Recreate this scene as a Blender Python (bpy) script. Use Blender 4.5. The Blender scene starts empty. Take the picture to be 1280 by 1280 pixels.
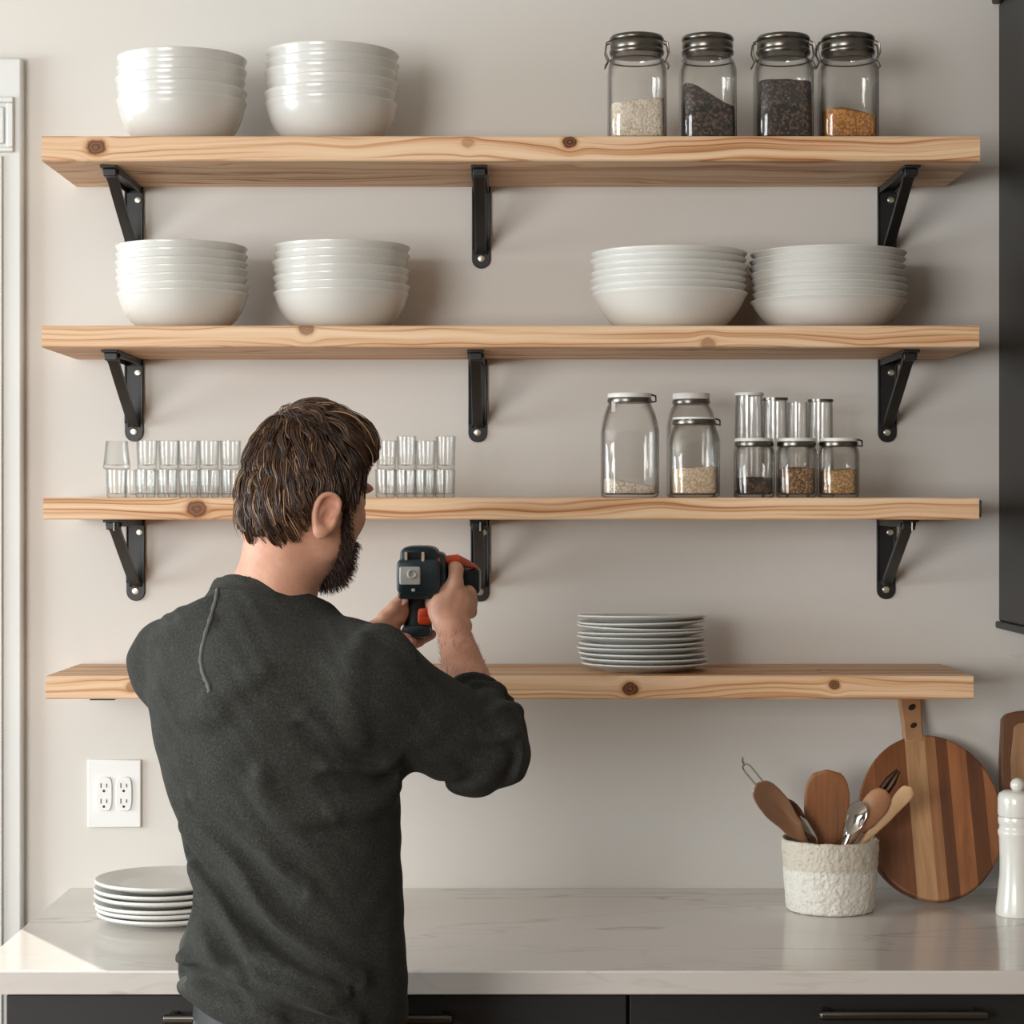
import bpy, bmesh, math, random
import numpy as np
from mathutils import Vector, Matrix, Euler, noise as mnoise

random.seed(7)
SC = bpy.context.scene
COL = SC.collection
CAMZ, DW, F = 1.54, 3.6, 2700.0      # camera height, distance to the shelf wall, focal length in px of a 1280 frame


def P(px, py, D):
    """World point seen at pixel (px, py) at depth D (wall plane is y = 0)."""
    return Vector(((px - 640) * D / F, D - DW, CAMZ - (py - 640) * D / F))


# ---------------------------------------------------------------- camera, world, sun, window light, exposure
cam_data = bpy.data.cameras.new('camera')
cam_data.sensor_width = 36.0
cam_data.lens = 36.0 * F / 1280.0
cam_data.clip_start = 0.05
cam = bpy.data.objects.new('camera', cam_data)
COL.objects.link(cam)
cam.location = (0, -DW, CAMZ)
cam.rotation_euler = (math.pi / 2, 0, 0)
SC.camera = cam

world = bpy.data.worlds.new('world')
SC.world = world
world.use_nodes = True
world.node_tree.nodes['Background'].inputs[0].default_value = (0.82, 0.90, 1.0, 1)
world.node_tree.nodes['Background'].inputs[1].default_value = 1.0


def add_light(name, kind, loc, rot, energy, color=(1, 1, 1), **kw):
    d = bpy.data.lights.new(name, kind)
    d.energy = energy
    d.color = color
    for k, v in kw.items():
        setattr(d, k, v)
    o = bpy.data.objects.new(name, d)
    COL.objects.link(o)
    o.location = loc
    o.rotation_euler = rot
    return o


_el = math.radians(41)
_sd = Vector((0.52 * math.cos(_el), -0.85 * math.cos(_el), -math.sin(_el)))
sun = add_light('sun', 'SUN', (-3, 4, 4), _sd.to_track_quat('-Z', 'Y').to_euler(), 6.0, (1.0, 0.95, 0.88), angle=0.012)
# daylight through the large side window (fills the opening in wall_left)
add_light('window_daylight', 'AREA', (-4.56, -1.42, 1.50), (math.radians(90), 0, math.radians(-90)), 180,
          (0.80, 0.925, 1.0), shape='RECTANGLE', size=2.4, size_y=1.5)
# daylight through the smaller window behind the camera (fills the opening in wall_rear)
add_light('rear_window_daylight', 'AREA', (-2.5, -5.34, 1.65), (math.radians(90), 0, math.radians(-10)), 150,
          (0.97, 0.97, 0.965), shape='RECTANGLE', size=2.2, size_y=1.4)

SC.view_settings.view_transform = 'Standard'
SC.view_settings.look = 'None'
SC.view_settings.gamma = 1.0
SC.view_settings.use_curve_mapping = False
SC.view_settings.exposure = 0.0
SC.cycles.max_bounces = 10
SC.cycles.transparent_max_bounces = 48
SC.cycles.caustics_reflective = False
SC.cycles.caustics_refractive = False
SC.cycles.sample_clamp_indirect = 6.0


# ---------------------------------------------------------------- material helpers
def srgb(r, g, b):
    def f(c):
        c /= 255.0
        return c / 12.92 if c <= 0.04045 else ((c + 0.055) / 1.055) ** 2.4
    return (f(r), f(g), f(b), 1.0)


class NT:
    def __init__(self, name):
        self.m = bpy.data.materials.new(name)
        self.m.use_nodes = True
        self.t = self.m.node_tree
        self.t.nodes.clear()
        self.out = self.t.nodes.new('ShaderNodeOutputMaterial')

    def n(self, typ, ins=None, **props):
        nd = self.t.nodes.new('ShaderNode' + typ)
        for k, v in props.items():
            setattr(nd, k, v)
        for k, v in (ins or {}).items():
            s = nd.inputs[k]
            if isinstance(v, bpy.types.NodeSocket):
                self.t.links.new(v, s)
            else:
                s.default_value = v
        return nd

    def math(self, op, a, b=None, c=None):
        ins = {0: a}
        if b is not None:
            ins[1] = b
        if c is not None:
            ins[2] = c
        return self.n('Math', ins, operation=op).outputs[0]

    def ramp(self, fac, stops, interp='LINEAR'):
        nd = self.n('ValToRGB', {0: fac})
        cr = nd.color_ramp
        cr.interpolation = interp
        while len(cr.elements) > 1:
            cr.elements.remove(cr.elements[-1])
        cr.elements[0].position = stops[0][0]
        cr.elements[0].color = stops[0][1]
        for p, c in stops[1:]:
            e = cr.elements.new(p)
            e.color = c
        return nd.outputs[0]

    def mix(self, fac, a, b, blend='MIX'):
        nd = self.n('MixRGB', {0: fac, 1: a, 2: b}, blend_type=blend)
        return nd.outputs[0]

    def coords(self, scale=(1, 1, 1), kind='Object'):
        tc = self.n('TexCoord')
        return self.n('Mapping', {0: tc.outputs[kind], 3: scale}).outputs[0]

    def noise(self, vec, scale, detail=3.0, rough=0.55, dist=0.0):
        return self.n('TexNoise', {'Vector': vec, 'Scale': scale, 'Detail': detail, 'Roughness': rough, 'Distortion': dist}).outputs[0]

    def bump(self, h, strength=0.3, dist=0.002):
        return self.n('Bump', {'Height': h, 'Strength': strength, 'Distance': dist}).outputs[0]

    def surf(self, **ins):
        nd = self.n('BsdfPrincipled', {k.replace('_', ' '): v for k, v in ins.items()})
        self.t.links.new(nd.outputs[0], self.out.inputs[0])
        return self.m


def plain(name, col, rough=0.5, metal=0.0, vary=0.05, scale=8.0, bump=0.0, bscale=200.0, **kw):
    """Principled material whose colour drifts a little with a noise texture."""
    t = NT(name)
    v = t.coords()
    f = t.noise(v, scale, 4.0)
    lo = tuple(c * (1 - vary) for c in col[:3]) + (1,)
    hi = tuple(min(1, c * (1 + vary)) for c in col[:3]) + (1,)
    c = t.ramp(f, [(0.3, lo), (0.7, hi)])
    ins = dict(Base_Color=c, Roughness=rough, Metallic=metal)
    if bump:
        ins['Normal'] = t.bump(t.noise(v, bscale, 3.0), bump, 0.001)
    ins.update(kw)
    return t.surf(**ins)


def pine(name, knots, seed=0.0, tone=0.0):
    """Knotty pine; knots = [(x, z, radius, darkness)] on the front face in local coordinates."""
    t = NT(name)
    tc = t.n('TexCoord')
    sx = t.n('SeparateXYZ', {0: tc.outputs['Object']})
    x, y, z = sx.outputs
    zz = t.math('ADD', z, t.math('MULTIPLY', t.math('ADD', y, 0.135), 0.35))
    lowv = t.n('CombineXYZ', {0: t.math('MULTIPLY', x, 2.6), 1: t.math('MULTIPLY', y, 9.0), 2: t.math('ADD', t.math('MULTIPLY', z, 9.0), seed)}).outputs[0]
    wob = t.math('SUBTRACT', t.noise(lowv, 1.0, 2.0), 0.5)
    zz = t.math('ADD', zz, t.math('MULTIPLY', wob, 0.055))
    kmask, kring, khalo = None, None, None
    for (kx, kz, kr, kd) in knots:
        dx = t.math('SUBTRACT', x, kx)
        rel = t.math('SUBTRACT', z, kz)
        vert = t.math('POWER', 2.718, t.math('MULTIPLY', t.math('POWER', t.math('ABSOLUTE', t.math('DIVIDE', rel, kr * 2.0)), 2.0), -1.0))
        e = t.math('POWER', 2.718, t.math('MULTIPLY', t.math('POWER', t.math('ABSOLUTE', t.math('DIVIDE', dx, kr * 2.0)), 2.0), -1.0))
        e = t.math('MULTIPLY', e, vert)
        zz = t.math('SUBTRACT', zz, t.math('MULTIPLY', rel, t.math('MULTIPLY', e, 0.50 + 0.28 * min(1, kd))))
        jit = t.math('MULTIPLY', t.math('SUBTRACT', t.noise(tc.outputs['Object'], 90.0, 2.0), 0.5), kr * 0.5)
        d = t.math('SQRT', t.math('ADD', t.math('POWER', t.math('ABSOLUTE', t.math('MULTIPLY', dx, 0.8)), 2.0),
                                  t.math('ADD', t.math('POWER', t.math('ABSOLUTE', t.math('SUBTRACT', z, kz)), 2.0),
                                         t.math('POWER', t.math('ABSOLUTE', t.math('MULTIPLY', t.math('ADD', y, 0.135), 0.7)), 2.0))))
        d = t.math('DIVIDE', t.math('ADD', d, jit), kr)
        m = t.n('MapRange', {0: d, 1: 0.8, 2: 1.1, 3: kd, 4: 0.0}).outputs[0]
        kmask = m if kmask is None else t.math('MAXIMUM', kmask, m)
        ring = t.math('MULTIPLY', m, t.math('ADD', 0.5, t.math('MULTIPLY', t.math('SINE', t.math('MULTIPLY', d, 14.0)), 0.5)))
        kring = ring if kring is None else t.math('MAXIMUM', kring, ring)
        halo = t.n('MapRange', {0: d, 1: 1.0, 2: 1.55, 3: 0.75 * min(1, kd), 4: 0.0}).outputs[0]
        khalo = halo if khalo is None else t.math('MAXIMUM', khalo, halo)
    gv = t.n('CombineXYZ', {0: t.math('MULTIPLY', x, 1.3), 1: seed, 2: t.math('MULTIPLY', zz, 95.0)}).outputs[0]
    g1 = t.noise(gv, 1.0, 2.5, 0.5, 0.25)
    gv2 = t.n('CombineXYZ', {0: t.math('MULTIPLY', x, 7.0), 1: t.math('MULTIPLY', y, 40.0), 2: t.math('MULTIPLY', zz, 420.0)}).outputs[0]
    g2 = t.noise(gv2, 1.0, 2.0)
    bandv = t.math('SINE', t.math('MULTIPLY', zz, 880.0))
    late = t.math('MULTIPLY', t.n('MapRange', {0: bandv, 1: 0.35, 2: 1.0}).outputs[0], t.n('MapRange', {0: g1, 1: 0.45, 2: 0.62}).outputs[0])
    dk = 1.0 - tone
    base = t.ramp(g1, [(0.28, srgb(236, 205, 170)), (0.50, srgb(226, 188, 150)), (0.62, srgb(210, 162, 119)), (0.74, srgb(168, 113, 71))])
    base = t.mix(t.math('MULTIPLY', late, 0.85), base, srgb(150, 92, 50))
    base = t.mix(t.math('MULTIPLY', t.math('SUBTRACT', g2, 0.35), 0.35), base, srgb(190, 142, 98))
    big = t.noise(t.n('CombineXYZ', {0: t.math('MULTIPLY', x, 1.6), 1: t.math('MULTIPLY', y, 7.0), 2: seed + 3.0}).outputs[0], 1.0, 1.0)
    base = t.mix(t.n('MapRange', {0: big, 1: 0.5, 2: 0.75, 3: 0.0, 4: 0.28}).outputs[0], base, srgb(206, 152, 104))
    if kmask is not None:
        base = t.mix(khalo, base, srgb(196, 134, 84))
        kc = t.mix(kring, srgb(62, 34, 20), srgb(128, 78, 44))
        base = t.mix(kmask, base, kc)
    if tone:
        base = t.mix(1.0, base, (dk, dk * 0.97, dk * 0.94, 1), 'MULTIPLY')
    nrm = t.bump(g2, 0.15, 0.0008)
    return t.surf(Base_Color=base, Roughness=0.55, Normal=nrm, Specular_IOR_Level=0.3)


def striped_wood(name, bands, scale=60.0):
    """Laminated board: bands = [(x_from, colour)] in local x metres."""
    t = NT(name)
    tc = t.n('TexCoord')
    sx = t.n('SeparateXYZ', {0: tc.outputs['Object']})
    x = t.math('ADD', sx.outputs[0], t.math('MULTIPLY', sx.outputs[2], 0.0))
    f = t.n('MapRange', {0: x, 1: -0.2, 2: 0.2}).outputs[0]
    base = t.ramp(f, [((b + 0.2) / 0.4, c) for b, c in bands], 'CONSTANT')
    v = t.n('Mapping', {0: tc.outputs['Object'], 3: (scale, scale, 5.0)}).outputs[0]
    g = t.noise(v, 1.0, 4.0, 0.6, 0.8)
    v2 = t.n('Mapping', {0: tc.outputs['Object'], 3: (14.0, 14.0, 2.5)}).outputs[0]
    g2 = t.noise(v2, 1.0, 3.0, 0.6, 1.0)
    base = t.mix(t.n('MapRange', {0: g, 1: 0.35, 2: 0.75, 3: 0.0, 4: 0.48}).outputs[0], base, srgb(60, 34, 20), 'MIX')
    base = t.mix(t.n('MapRange', {0: g2, 1: 0.4, 2: 0.7, 3: 0.0, 4: 0.28}).outputs[0], base, srgb(78, 44, 26), 'MIX')
    return t.surf(Base_Color=base, Roughness=0.45, Normal=t.bump(g, 0.1, 0.0006))


def thin_glass(name, tint=(0.93, 0.94, 0.93), edge=(0.20, 0.19, 0.17), gloss=1.0, power=3.0):
    """Thin clear glass wall: passes light straight on, darker at grazing angles, with Fresnel reflection."""
    t = NT(name)
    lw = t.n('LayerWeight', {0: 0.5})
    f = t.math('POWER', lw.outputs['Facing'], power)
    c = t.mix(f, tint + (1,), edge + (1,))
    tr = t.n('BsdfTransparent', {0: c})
    gl = t.n('BsdfGlossy', {0: (gloss, gloss, gloss, 1), 1: 0.03})
    fr = t.math('ADD', 0.04, t.math('MULTIPLY', t.math('POWER', lw.outputs['Facing'], 5.0), 0.9))
    streak = t.noise(t.coords((30, 30, 4)), 1.0, 2.0)
    k = t.math('MULTIPLY', fr, t.math('ADD', 0.75, t.math('MULTIPLY', streak, 0.5)))
    mx = t.n('MixShader', {0: k, 1: tr.outputs[0], 2: gl.outputs[0]})
    t.t.links.new(mx.outputs[0], t.out.inputs[0])
    return t.m


def grainy(name, lo, hi, mid=None, scale=700.0, rough=0.7):
    t = NT(name)
    v = t.coords()
    vo = t.n('TexVoronoi', {'Vector': v, 'Scale': scale})
    r = t.n('SeparateColor', {0: vo.outputs['Color']}).outputs[0]
    stops = [(0.1, lo), (0.9, hi)] if mid is None else [(0.1, lo), (0.6, mid), (0.9, hi)]
    c = t.ramp(r, stops)
    b = t.bump(t.math('MULTIPLY', vo.outputs['Distance'], -1.0), 0.8, 0.0015)
    return t.surf(Base_Color=c, Roughness=rough, Normal=b)


# ---------------------------------------------------------------- mesh helpers
class MB:
    """Collects boxes, tubes, lathes and lofts; build() links them as one mesh object."""

    def __init__(self):
        self.v, self.f = [], []

    def add(self, verts, faces):
        o = len(self.v)
        self.v += [tuple(p) for p in verts]
        self.f += [tuple(i + o for i in f) for f in faces]
        return self

    def box(self, lo, hi, rot=None, piv=None):
        (x0, y0, z0), (x1, y1, z1) = lo, hi
        vs = [Vector(p) for p in ((x0, y0, z0), (x1, y0, z0), (x1, y1, z0), (x0, y1, z0), (x0, y0, z1), (x1, y0, z1), (x1, y1, z1), (x0, y1, z1))]
        if rot is not None:
            pv = Vector(piv)
            vs = [pv + rot @ (p - pv) for p in vs]
        return self.add(vs, [(0, 3, 2, 1), (4, 5, 6, 7), (0, 1, 5, 4), (1, 2, 6, 5), (2, 3, 7, 6), (3, 0, 4, 7)])

    def rings(self, rings, cap=True, closed=False):
        n = len(rings[0])
        vs = [p for r in rings for p in r]
        fs = []
        m = len(rings)
        for i in range(m if closed else m - 1):
            a, b = i * n, ((i + 1) % m) * n
            for j in range(n):
                k = (j + 1) % n
                fs.append((a + j, a + k, b + k, b + j))
        if cap and not closed:
            fs.append(tuple(reversed(range(n))))
            fs.append(tuple((m - 1) * n + j for j in range(n)))
        return self.add(vs, fs)

    def lathe(self, prof, seg=48, c=(0, 0, 0), sx=1.0, sy=1.0):
        rings = []
        for r, z in prof:
            rr = max(r, 1e-5)
            rings.append([(c[0] + rr * sx * math.cos(2 * math.pi * j / seg), c[1] + rr * sy * math.sin(2 * math.pi * j / seg), c[2] + z) for j in range(seg)])
        return self.rings(rings)

    def sloft(self, secs, seg=48, c=(0, 0, 0)):
        """Stack of superellipse sections (z, a, b, exponent)."""
        rings = []
        for z, a, b, e in secs:
            ring = []
            for j in range(seg):
                t = 2 * math.pi * j / seg
                ct, st = math.cos(t), math.sin(t)
                ring.append((c[0] + a * math.copysign(abs(ct) ** (2 / e), ct), c[1] + b * math.copysign(abs(st) ** (2 / e), st), c[2] + z))
            rings.append(ring)
        return self.rings(rings)

    def tube(self, pts, r, seg=8, closed=False, flat=1.0):
        pts = [Vector(p) for p in pts]
        n = len(pts)
        rad = r if isinstance(r, (list, tuple)) else [r] * n
        rings = []
        prev = None
        for i, p in enumerate(pts):
            if closed:
                t = pts[(i + 1) % n] - pts[i - 1]
            else:
                t = pts[min(i + 1, n - 1)] - pts[max(i - 1, 0)]
            t.normalize()
            if prev is None:
                a = Vector((0, 0, 1)) if abs(t.z) < 0.9 else Vector((1, 0, 0))
                u = t.cross(a).normalized()
            else:
                u = (prev - t * prev.dot(t)).normalized()
            w = t.cross(u)
            prev = u
            rings.append([p + (u * math.cos(2 * math.pi * j / seg) + w * (flat * math.sin(2 * math.pi * j / seg))) * rad[i] for j in range(seg)])
        return self.rings(rings, cap=not closed, closed=closed)

    def prism(self, outline, axis, lo, hi):
        """Extrude a 2-D outline along axis 'x', 'y' or 'z'."""
        def mk(p, d):
            return {'x': (d, p[0], p[1]), 'y': (p[0], d, p[1]), 'z': (p[0], p[1], d)}[axis]
        return self.rings([[mk(p, lo) for p in outline], [mk(p, hi) for p in outline]])

    def build(self, name, mat, parent=None, smooth=True, bevel=0.0, bseg=2, angle=40, loc=None):
        me = bpy.data.meshes.new(name)
        vs = self.v
        if loc is not None:
            L = Vector(loc)
            vs = [tuple(Vector(p) - L) for p in vs]
        me.from_pydata(vs, [], self.f)
        me.update()
        bm = bmesh.new()
        bm.from_mesh(me)
        bmesh.ops.recalc_face_normals(bm, faces=bm.faces)
        bm.to_mesh(me)
        bm.free()
        o = bpy.data.objects.new(name, me)
        COL.objects.link(o)
        me.materials.append(mat)
        if loc is not None and parent is None:
            o.location = loc
        if smooth:
            me.shade_smooth()
            if angle is not None:
                me.set_sharp_from_angle(angle=math.radians(angle))
        if bevel:
            m = o.modifiers.new('bevel', 'BEVEL')
            m.width = bevel
            m.segments = bseg
            m.limit_method = 'ANGLE'
            m.angle_limit = math.radians(40)
        if parent is not None:
            o.parent = parent
        return o


def empty(name, loc=(0, 0, 0), rotz=0.0):
    o = bpy.data.objects.new(name, None)
    o.empty_display_size = 0.05
    COL.objects.link(o)
    o.location = loc
    o.rotation_euler = (0, 0, rotz)
    return o


def tag(o, label, cat, group=None, kind=None):
    o['label'] = label
    if cat:
        o['category'] = cat
    if group:
        o['group'] = group
    if kind:
        o['kind'] = kind
    return o


def copy_tree(o, parent=None):
    c = o.copy()
    COL.objects.link(c)
    if parent is not None:
        c.parent = parent
    for ch in list(o.children):
        copy_tree(ch, c)
    return c


ORD = ['bottom', 'second', 'third', 'fourth', 'fifth', 'sixth', 'seventh', 'eighth', 'ninth', 'tenth', 'eleventh']


def structure(o, label=None):
    o['kind'] = 'structure'
    if label:
        o['label'] = label
    return o
# ---------------------------------------------------------------- materials of the setting
M = {}
M['wall'] = plain('wall_paint', srgb(217, 211, 203), 0.75, vary=0.012, scale=2.0, bump=0.05, bscale=350)
M['trim'] = plain('white_trim_paint', srgb(216, 215, 210), 0.45, vary=0.01)
M['dark_wall'] = plain('taupe_wall_paint', srgb(136, 128, 118), 0.7, vary=0.03)
M['ceiling'] = plain('ceiling_paint', srgb(238, 236, 232), 0.85, vary=0.01)
M['floor'] = striped_wood('floor_oak', [(-0.2, srgb(120, 92, 68)), (0.0, srgb(112, 84, 62))], 20.0)
M['black'] = plain('black_cabinet_paint', srgb(24, 23, 21), 0.45, vary=0.08)
M['steel_dark'] = plain('dark_brushed_steel', srgb(92, 88, 82), 0.32, 1.0)
M['clear'] = thin_glass('window_glass', (0.97, 0.98, 0.98), (0.5, 0.55, 0.55))


def quartz():
    t = NT('veined_quartz')
    tc = t.n('TexCoord')
    v = t.n('Mapping', {0: tc.outputs['Object'], 3: (0.7, 2.8, 2.8), 2: (0, 0, 0.25)}).outputs[0]
    w = t.noise(v, 1.1, 4.0, 0.5, 0.5)
    vein = t.n('MapRange', {0: t.math('ABSOLUTE', t.math('SUBTRACT', w, 0.5)), 1: 0.0, 2: 0.007, 3: 0.8, 4: 0.0}).outputs[0]
    mask = t.n('MapRange', {0: t.noise(v, 2.3, 2.0), 1: 0.42, 2: 0.62}).outputs[0]
    w2 = t.noise(v, 1.9, 4.0, 0.5, 0.8)
    vein2 = t.n('MapRange', {0: t.math('ABSOLUTE', t.math('SUBTRACT', w2, 0.47)), 1: 0.0, 2: 0.010, 3: 0.35, 4: 0.0}).outputs[0]
    f = t.math('MULTIPLY', t.math('MAXIMUM', vein, vein2), t.math('ADD', 0.25, t.math('MULTIPLY', mask, 0.6)))
    cloud = t.noise(v, 4.0, 3.0)
    base = t.mix(t.math('MULTIPLY', cloud, 0.25), srgb(216, 209, 201), srgb(200, 191, 182))
    c = t.mix(f, base, srgb(160, 148, 136))
    return t.surf(Base_Color=c, Roughness=0.12, Specular_IOR_Level=0.5)


M['quartz'] = quartz()

# ---------------------------------------------------------------- the room
XL, XR, YR, ZC = -4.6, 1.62, -5.4, 2.62
DX0, DX1, DZ = -1.86, -0.943, 2.10            # glazed door opening in the shelf wall
mb = MB()
mb.box((XL - 0.12, 0, 0), (DX0, 0.12, ZC)).box((DX1, 0, 0), (XR + 0.12, 0.12, ZC)).box((DX0, 0, DZ), (DX1, 0.12, ZC))
structure(mb.build('wall_back', M['wall'], smooth=False), 'painted off white kitchen wall behind the shelves')
WY0, WY1, WZ0, WZ1 = -2.66, -0.18, 0.72, 2.28
mb = MB()
mb.box((XL - 0.12, YR, 0), (XL, WY0, ZC)).box((XL - 0.12, WY1, 0), (XL, 0, ZC)).box((XL - 0.12, WY0, 0), (XL, WY1, WZ0)).box((XL - 0.12, WY0, WZ1), (XL, WY1, ZC))
structure(mb.build('wall_left', M['wall'], smooth=False))
structure(MB().box((XR, YR, 0), (XR + 0.12, 0, ZC)).build('wall_right', M['dark_wall'], smooth=False))
RX0, RX1, RZ0, RZ1 = -3.65, -1.35, 0.9, 2.4
mb = MB()
mb.box((XL - 0.12, YR - 0.12, 0), (RX0, YR, ZC)).box((RX1, YR - 0.12, 0), (XR + 0.12, YR, ZC)).box((RX0, YR - 0.12, 0), (RX1, YR, RZ0)).box((RX0, YR - 0.12, RZ1), (RX1, YR, ZC))
structure(mb.build('wall_rear', M['dark_wall'], smooth=False))
structure(MB().box((XL - 0.12, YR - 0.12, -0.1), (XR + 0.12, 0.12, 0)).build('floor', M['floor'], smooth=False))
structure(MB().box((XL - 0.12, YR - 0.12, ZC), (XR + 0.12, 0.12, ZC + 0.1)).build('ceiling', M['ceiling'], smooth=False))


def window(name, axis, at, a0, a1, z0, z1):
    """Frame bars and one pane in a wall opening."""
    fr, gl = MB(), MB()
    w, d = 0.05, 0.05
    cuts = [(a0, a0 + w, z0, z1), (a1 - w, a1, z0, z1), (a0, a1, z0, z0 + w), (a0, a1, z1 - w, z1), ((a0 + a1) / 2 - 0.02, (a0 + a1) / 2 + 0.02, z0, z1)]
    for (p, q, s, t) in cuts:
        if axis == 'x':
            fr.box((at - d / 2, p, s), (at + d / 2, q, t))
        else:
            fr.box((p, at - d / 2, s), (q, at + d / 2, t))
    if axis == 'x':
        gl.box((at - 0.003, a0 + w, z0 + w), (at + 0.003, a1 - w, z1 - w))
    else:
        gl.box((a0 + w, at - 0.003, z0 + w), (a1 - w, at + 0.003, z1 - w))
    o = structure(fr.build(name, M['trim'], smooth=False))
    gl.build('pane', M['clear'], o, smooth=False)
    return o


window('window_1', 'x', XL - 0.09, WY0, WY1, WZ0, WZ1)
window('window_2', 'y', YR - 0.09, RX0, RX1, RZ0, RZ1)

# glazed door in the shelf wall, left of the frame, and its panelled casing
fr, gl = MB(), MB()
fr.box((DX0, 0.04, 0.0), (DX0 + 0.09, 0.08, DZ)).box((DX1 - 0.022, 0.04, 0.0), (DX1, 0.08, DZ)).box((DX0 + 0.09, 0.04, 0), (DX1 - 0.022, 0.08, 0.12)).box((DX0 + 0.09, 0.04, DZ - 0.05), (DX1 - 0.022, 0.08, DZ))
gl.box((DX0 + 0.09, 0.057, 0.12), (DX1 - 0.022, 0.063, DZ - 0.05))
door = structure(fr.build('door_1', M['trim'], smooth=False))
gl.build('pane', M['clear'], door, smooth=False)
tz = P(0, 75, DW).z
CX = P(31, 0, DW).x
mb = MB()
mb.box((DX1 - 0.0, -0.022, 0), (CX, 0, tz)).box((DX0 - 0.12, -0.022, DZ + 0.0), (DX1, 0, tz)).box((DX0 - 0.12, -0.022, 0), (DX0, 0, DZ))
structure(mb.build('trim_1', M['trim'], bevel=0.004), 'white panelled door casing at the left edge')
# raised moulding of the casing's corner block and the bead below it
x1, xo = P(18, 0, DW - 0.02).x, P(11, 0, DW - 0.02).x
za, zb = P(0, 122, DW - 0.02).z, P(0, 191, DW - 0.02).z
mb = MB()
mb.box((x1 - 0.085, -0.030, za - 0.010), (x1, -0.022, za)).box((x1 - 0.085, -0.030, zb), (x1, -0.022, zb + 0.008))
mb.box((x1 - 0.011, -0.030, zb + 0.008), (x1, -0.022, za - 0.010)).box((x1 - 0.085, -0.030, zb + 0.008), (x1 - 0.075, -0.022, za - 0.010))
mb.box((x1 - 0.070, -0.027, zb + 0.014), (x1 - 0.016, -0.022, za - 0.016))
xb = P(4, 0, DW - 0.02).x
mb.box((xb - 0.05, -0.028, 0.1), (xb, -0.022, zb - 0.006))
structure(mb.build('trim_2', M['trim'], bevel=0.002))
# thin ledge strip low on the wall at the right edge
structure(MB().box((P(1262, 0, DW).x, -0.006, P(0, 821, DW).z), (XR, 0, P(0, 819, DW).z)).build('trim_3', M['trim'], smooth=False))

# ---------------------------------------------------------------- worktop and base cabinets
CT = 0.9133
CTF = -0.65
CL = -0.738
wt = MB().box((CL, CTF, CT - 0.033), (XR - 0.002, -0.001, CT)).build('worktop', M['quartz'], bevel=0.0025)
tag(wt, 'pale veined quartz worktop running along the wall below the shelves', 'countertop')


def base_cabinet(x0, x1, label, hx0, hx1, hdrop, splits):
    z1 = CT - 0.0335
    root = empty('base_cabinet', ((x0 + x1) / 2, -0.32, 0))
    L = Vector(root.location)
    b = MB()
    b.box((x0, -0.60, 0.10), (x1, -0.002, z1)).box((x0 + 0.01, -0.55, 0.0), (x1 - 0.01, -0.002, 0.10))
    ob = b.build('body', M['black'], root, smooth=False)
    ob.data.transform(Matrix.Translation(-L))
    g = 0.0022
    zz = z1 - 0.006
    for k, h in enumerate(splits):
        d = MB().box((x0 + g, -0.622, zz - h), (x1 - g, -0.601, zz)).build('drawer_front', M['black'], root, smooth=False, bevel=0.0015)
        d.data.transform(Matrix.Translation(-L))
        hz = zz - hdrop
        hb = MB()
        r = 0.006
        hb.box((hx0, -0.658, hz - 0.006), (hx1, -0.646, hz + 0.006))
        for hx in (hx0 + 0.012, hx1 - 0.012):
            hb.box((hx - 0.007, -0.648, hz - 0.005), (hx + 0.007, -0.621, hz + 0.005))
        ho = hb.build('handle', M['steel_dark'], d, bevel=0.004, bseg=3)
        ho['label'] = 'dark metal bar handle'
        ho.data.transform(Matrix.Translation(-L))
        zz -= h + 0.004
    return tag(root, label, 'cabinet', 'base cabinets')


D2 = DW - 0.622
DH = DW - 0.655
xm = P(785, 0, D2).x
base_cabinet(P(6, 0, D2).x, xm, 'black base cabinet with drawers behind the man', P(203, 0, DH).x, P(566, 0, DH).x, 0.026, (0.16, 0.29, 0.29))
base_cabinet(xm, XR - 0.004, 'black base cabinet with drawers under the utensil crock', P(1024, 0, DH).x, P(1236, 0, DH).x, 0.021, (0.16, 0.29, 0.29))

# wall cabinet at the right edge: only its left side shows
x0 = P(1248, 0, DW).x
zb = P(0, 785, DW).z
root = empty('wall_cabinet', (x0 + 0.3, -0.17, zb))
tag(root, 'tall black wall cabinet at the right edge of the wall', 'cabinet')
L = root.location
zt = P(0, 6, DW).z
for nm, bx in (('body', ((x0, -0.33, zb + 0.012), (XR - 0.004, -0.002, zt))),
               ('base_moulding', ((x0 - 0.006, -0.336, zb), (XR - 0.004, -0.002, zb + 0.012))),
               ('crown_moulding', ((x0 - 0.012, -0.342, zt), (XR - 0.004, -0.002, zt + 0.05))),
               ('door', ((x0 + 0.002, -0.352, zb + 0.014), (x0 + 0.40, -0.331, zt - 0.004)))):
    MB().box(*bx).build(nm, M['black'], root, smooth=False, bevel=0.003).data.transform(Matrix.Translation(-L))

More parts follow.
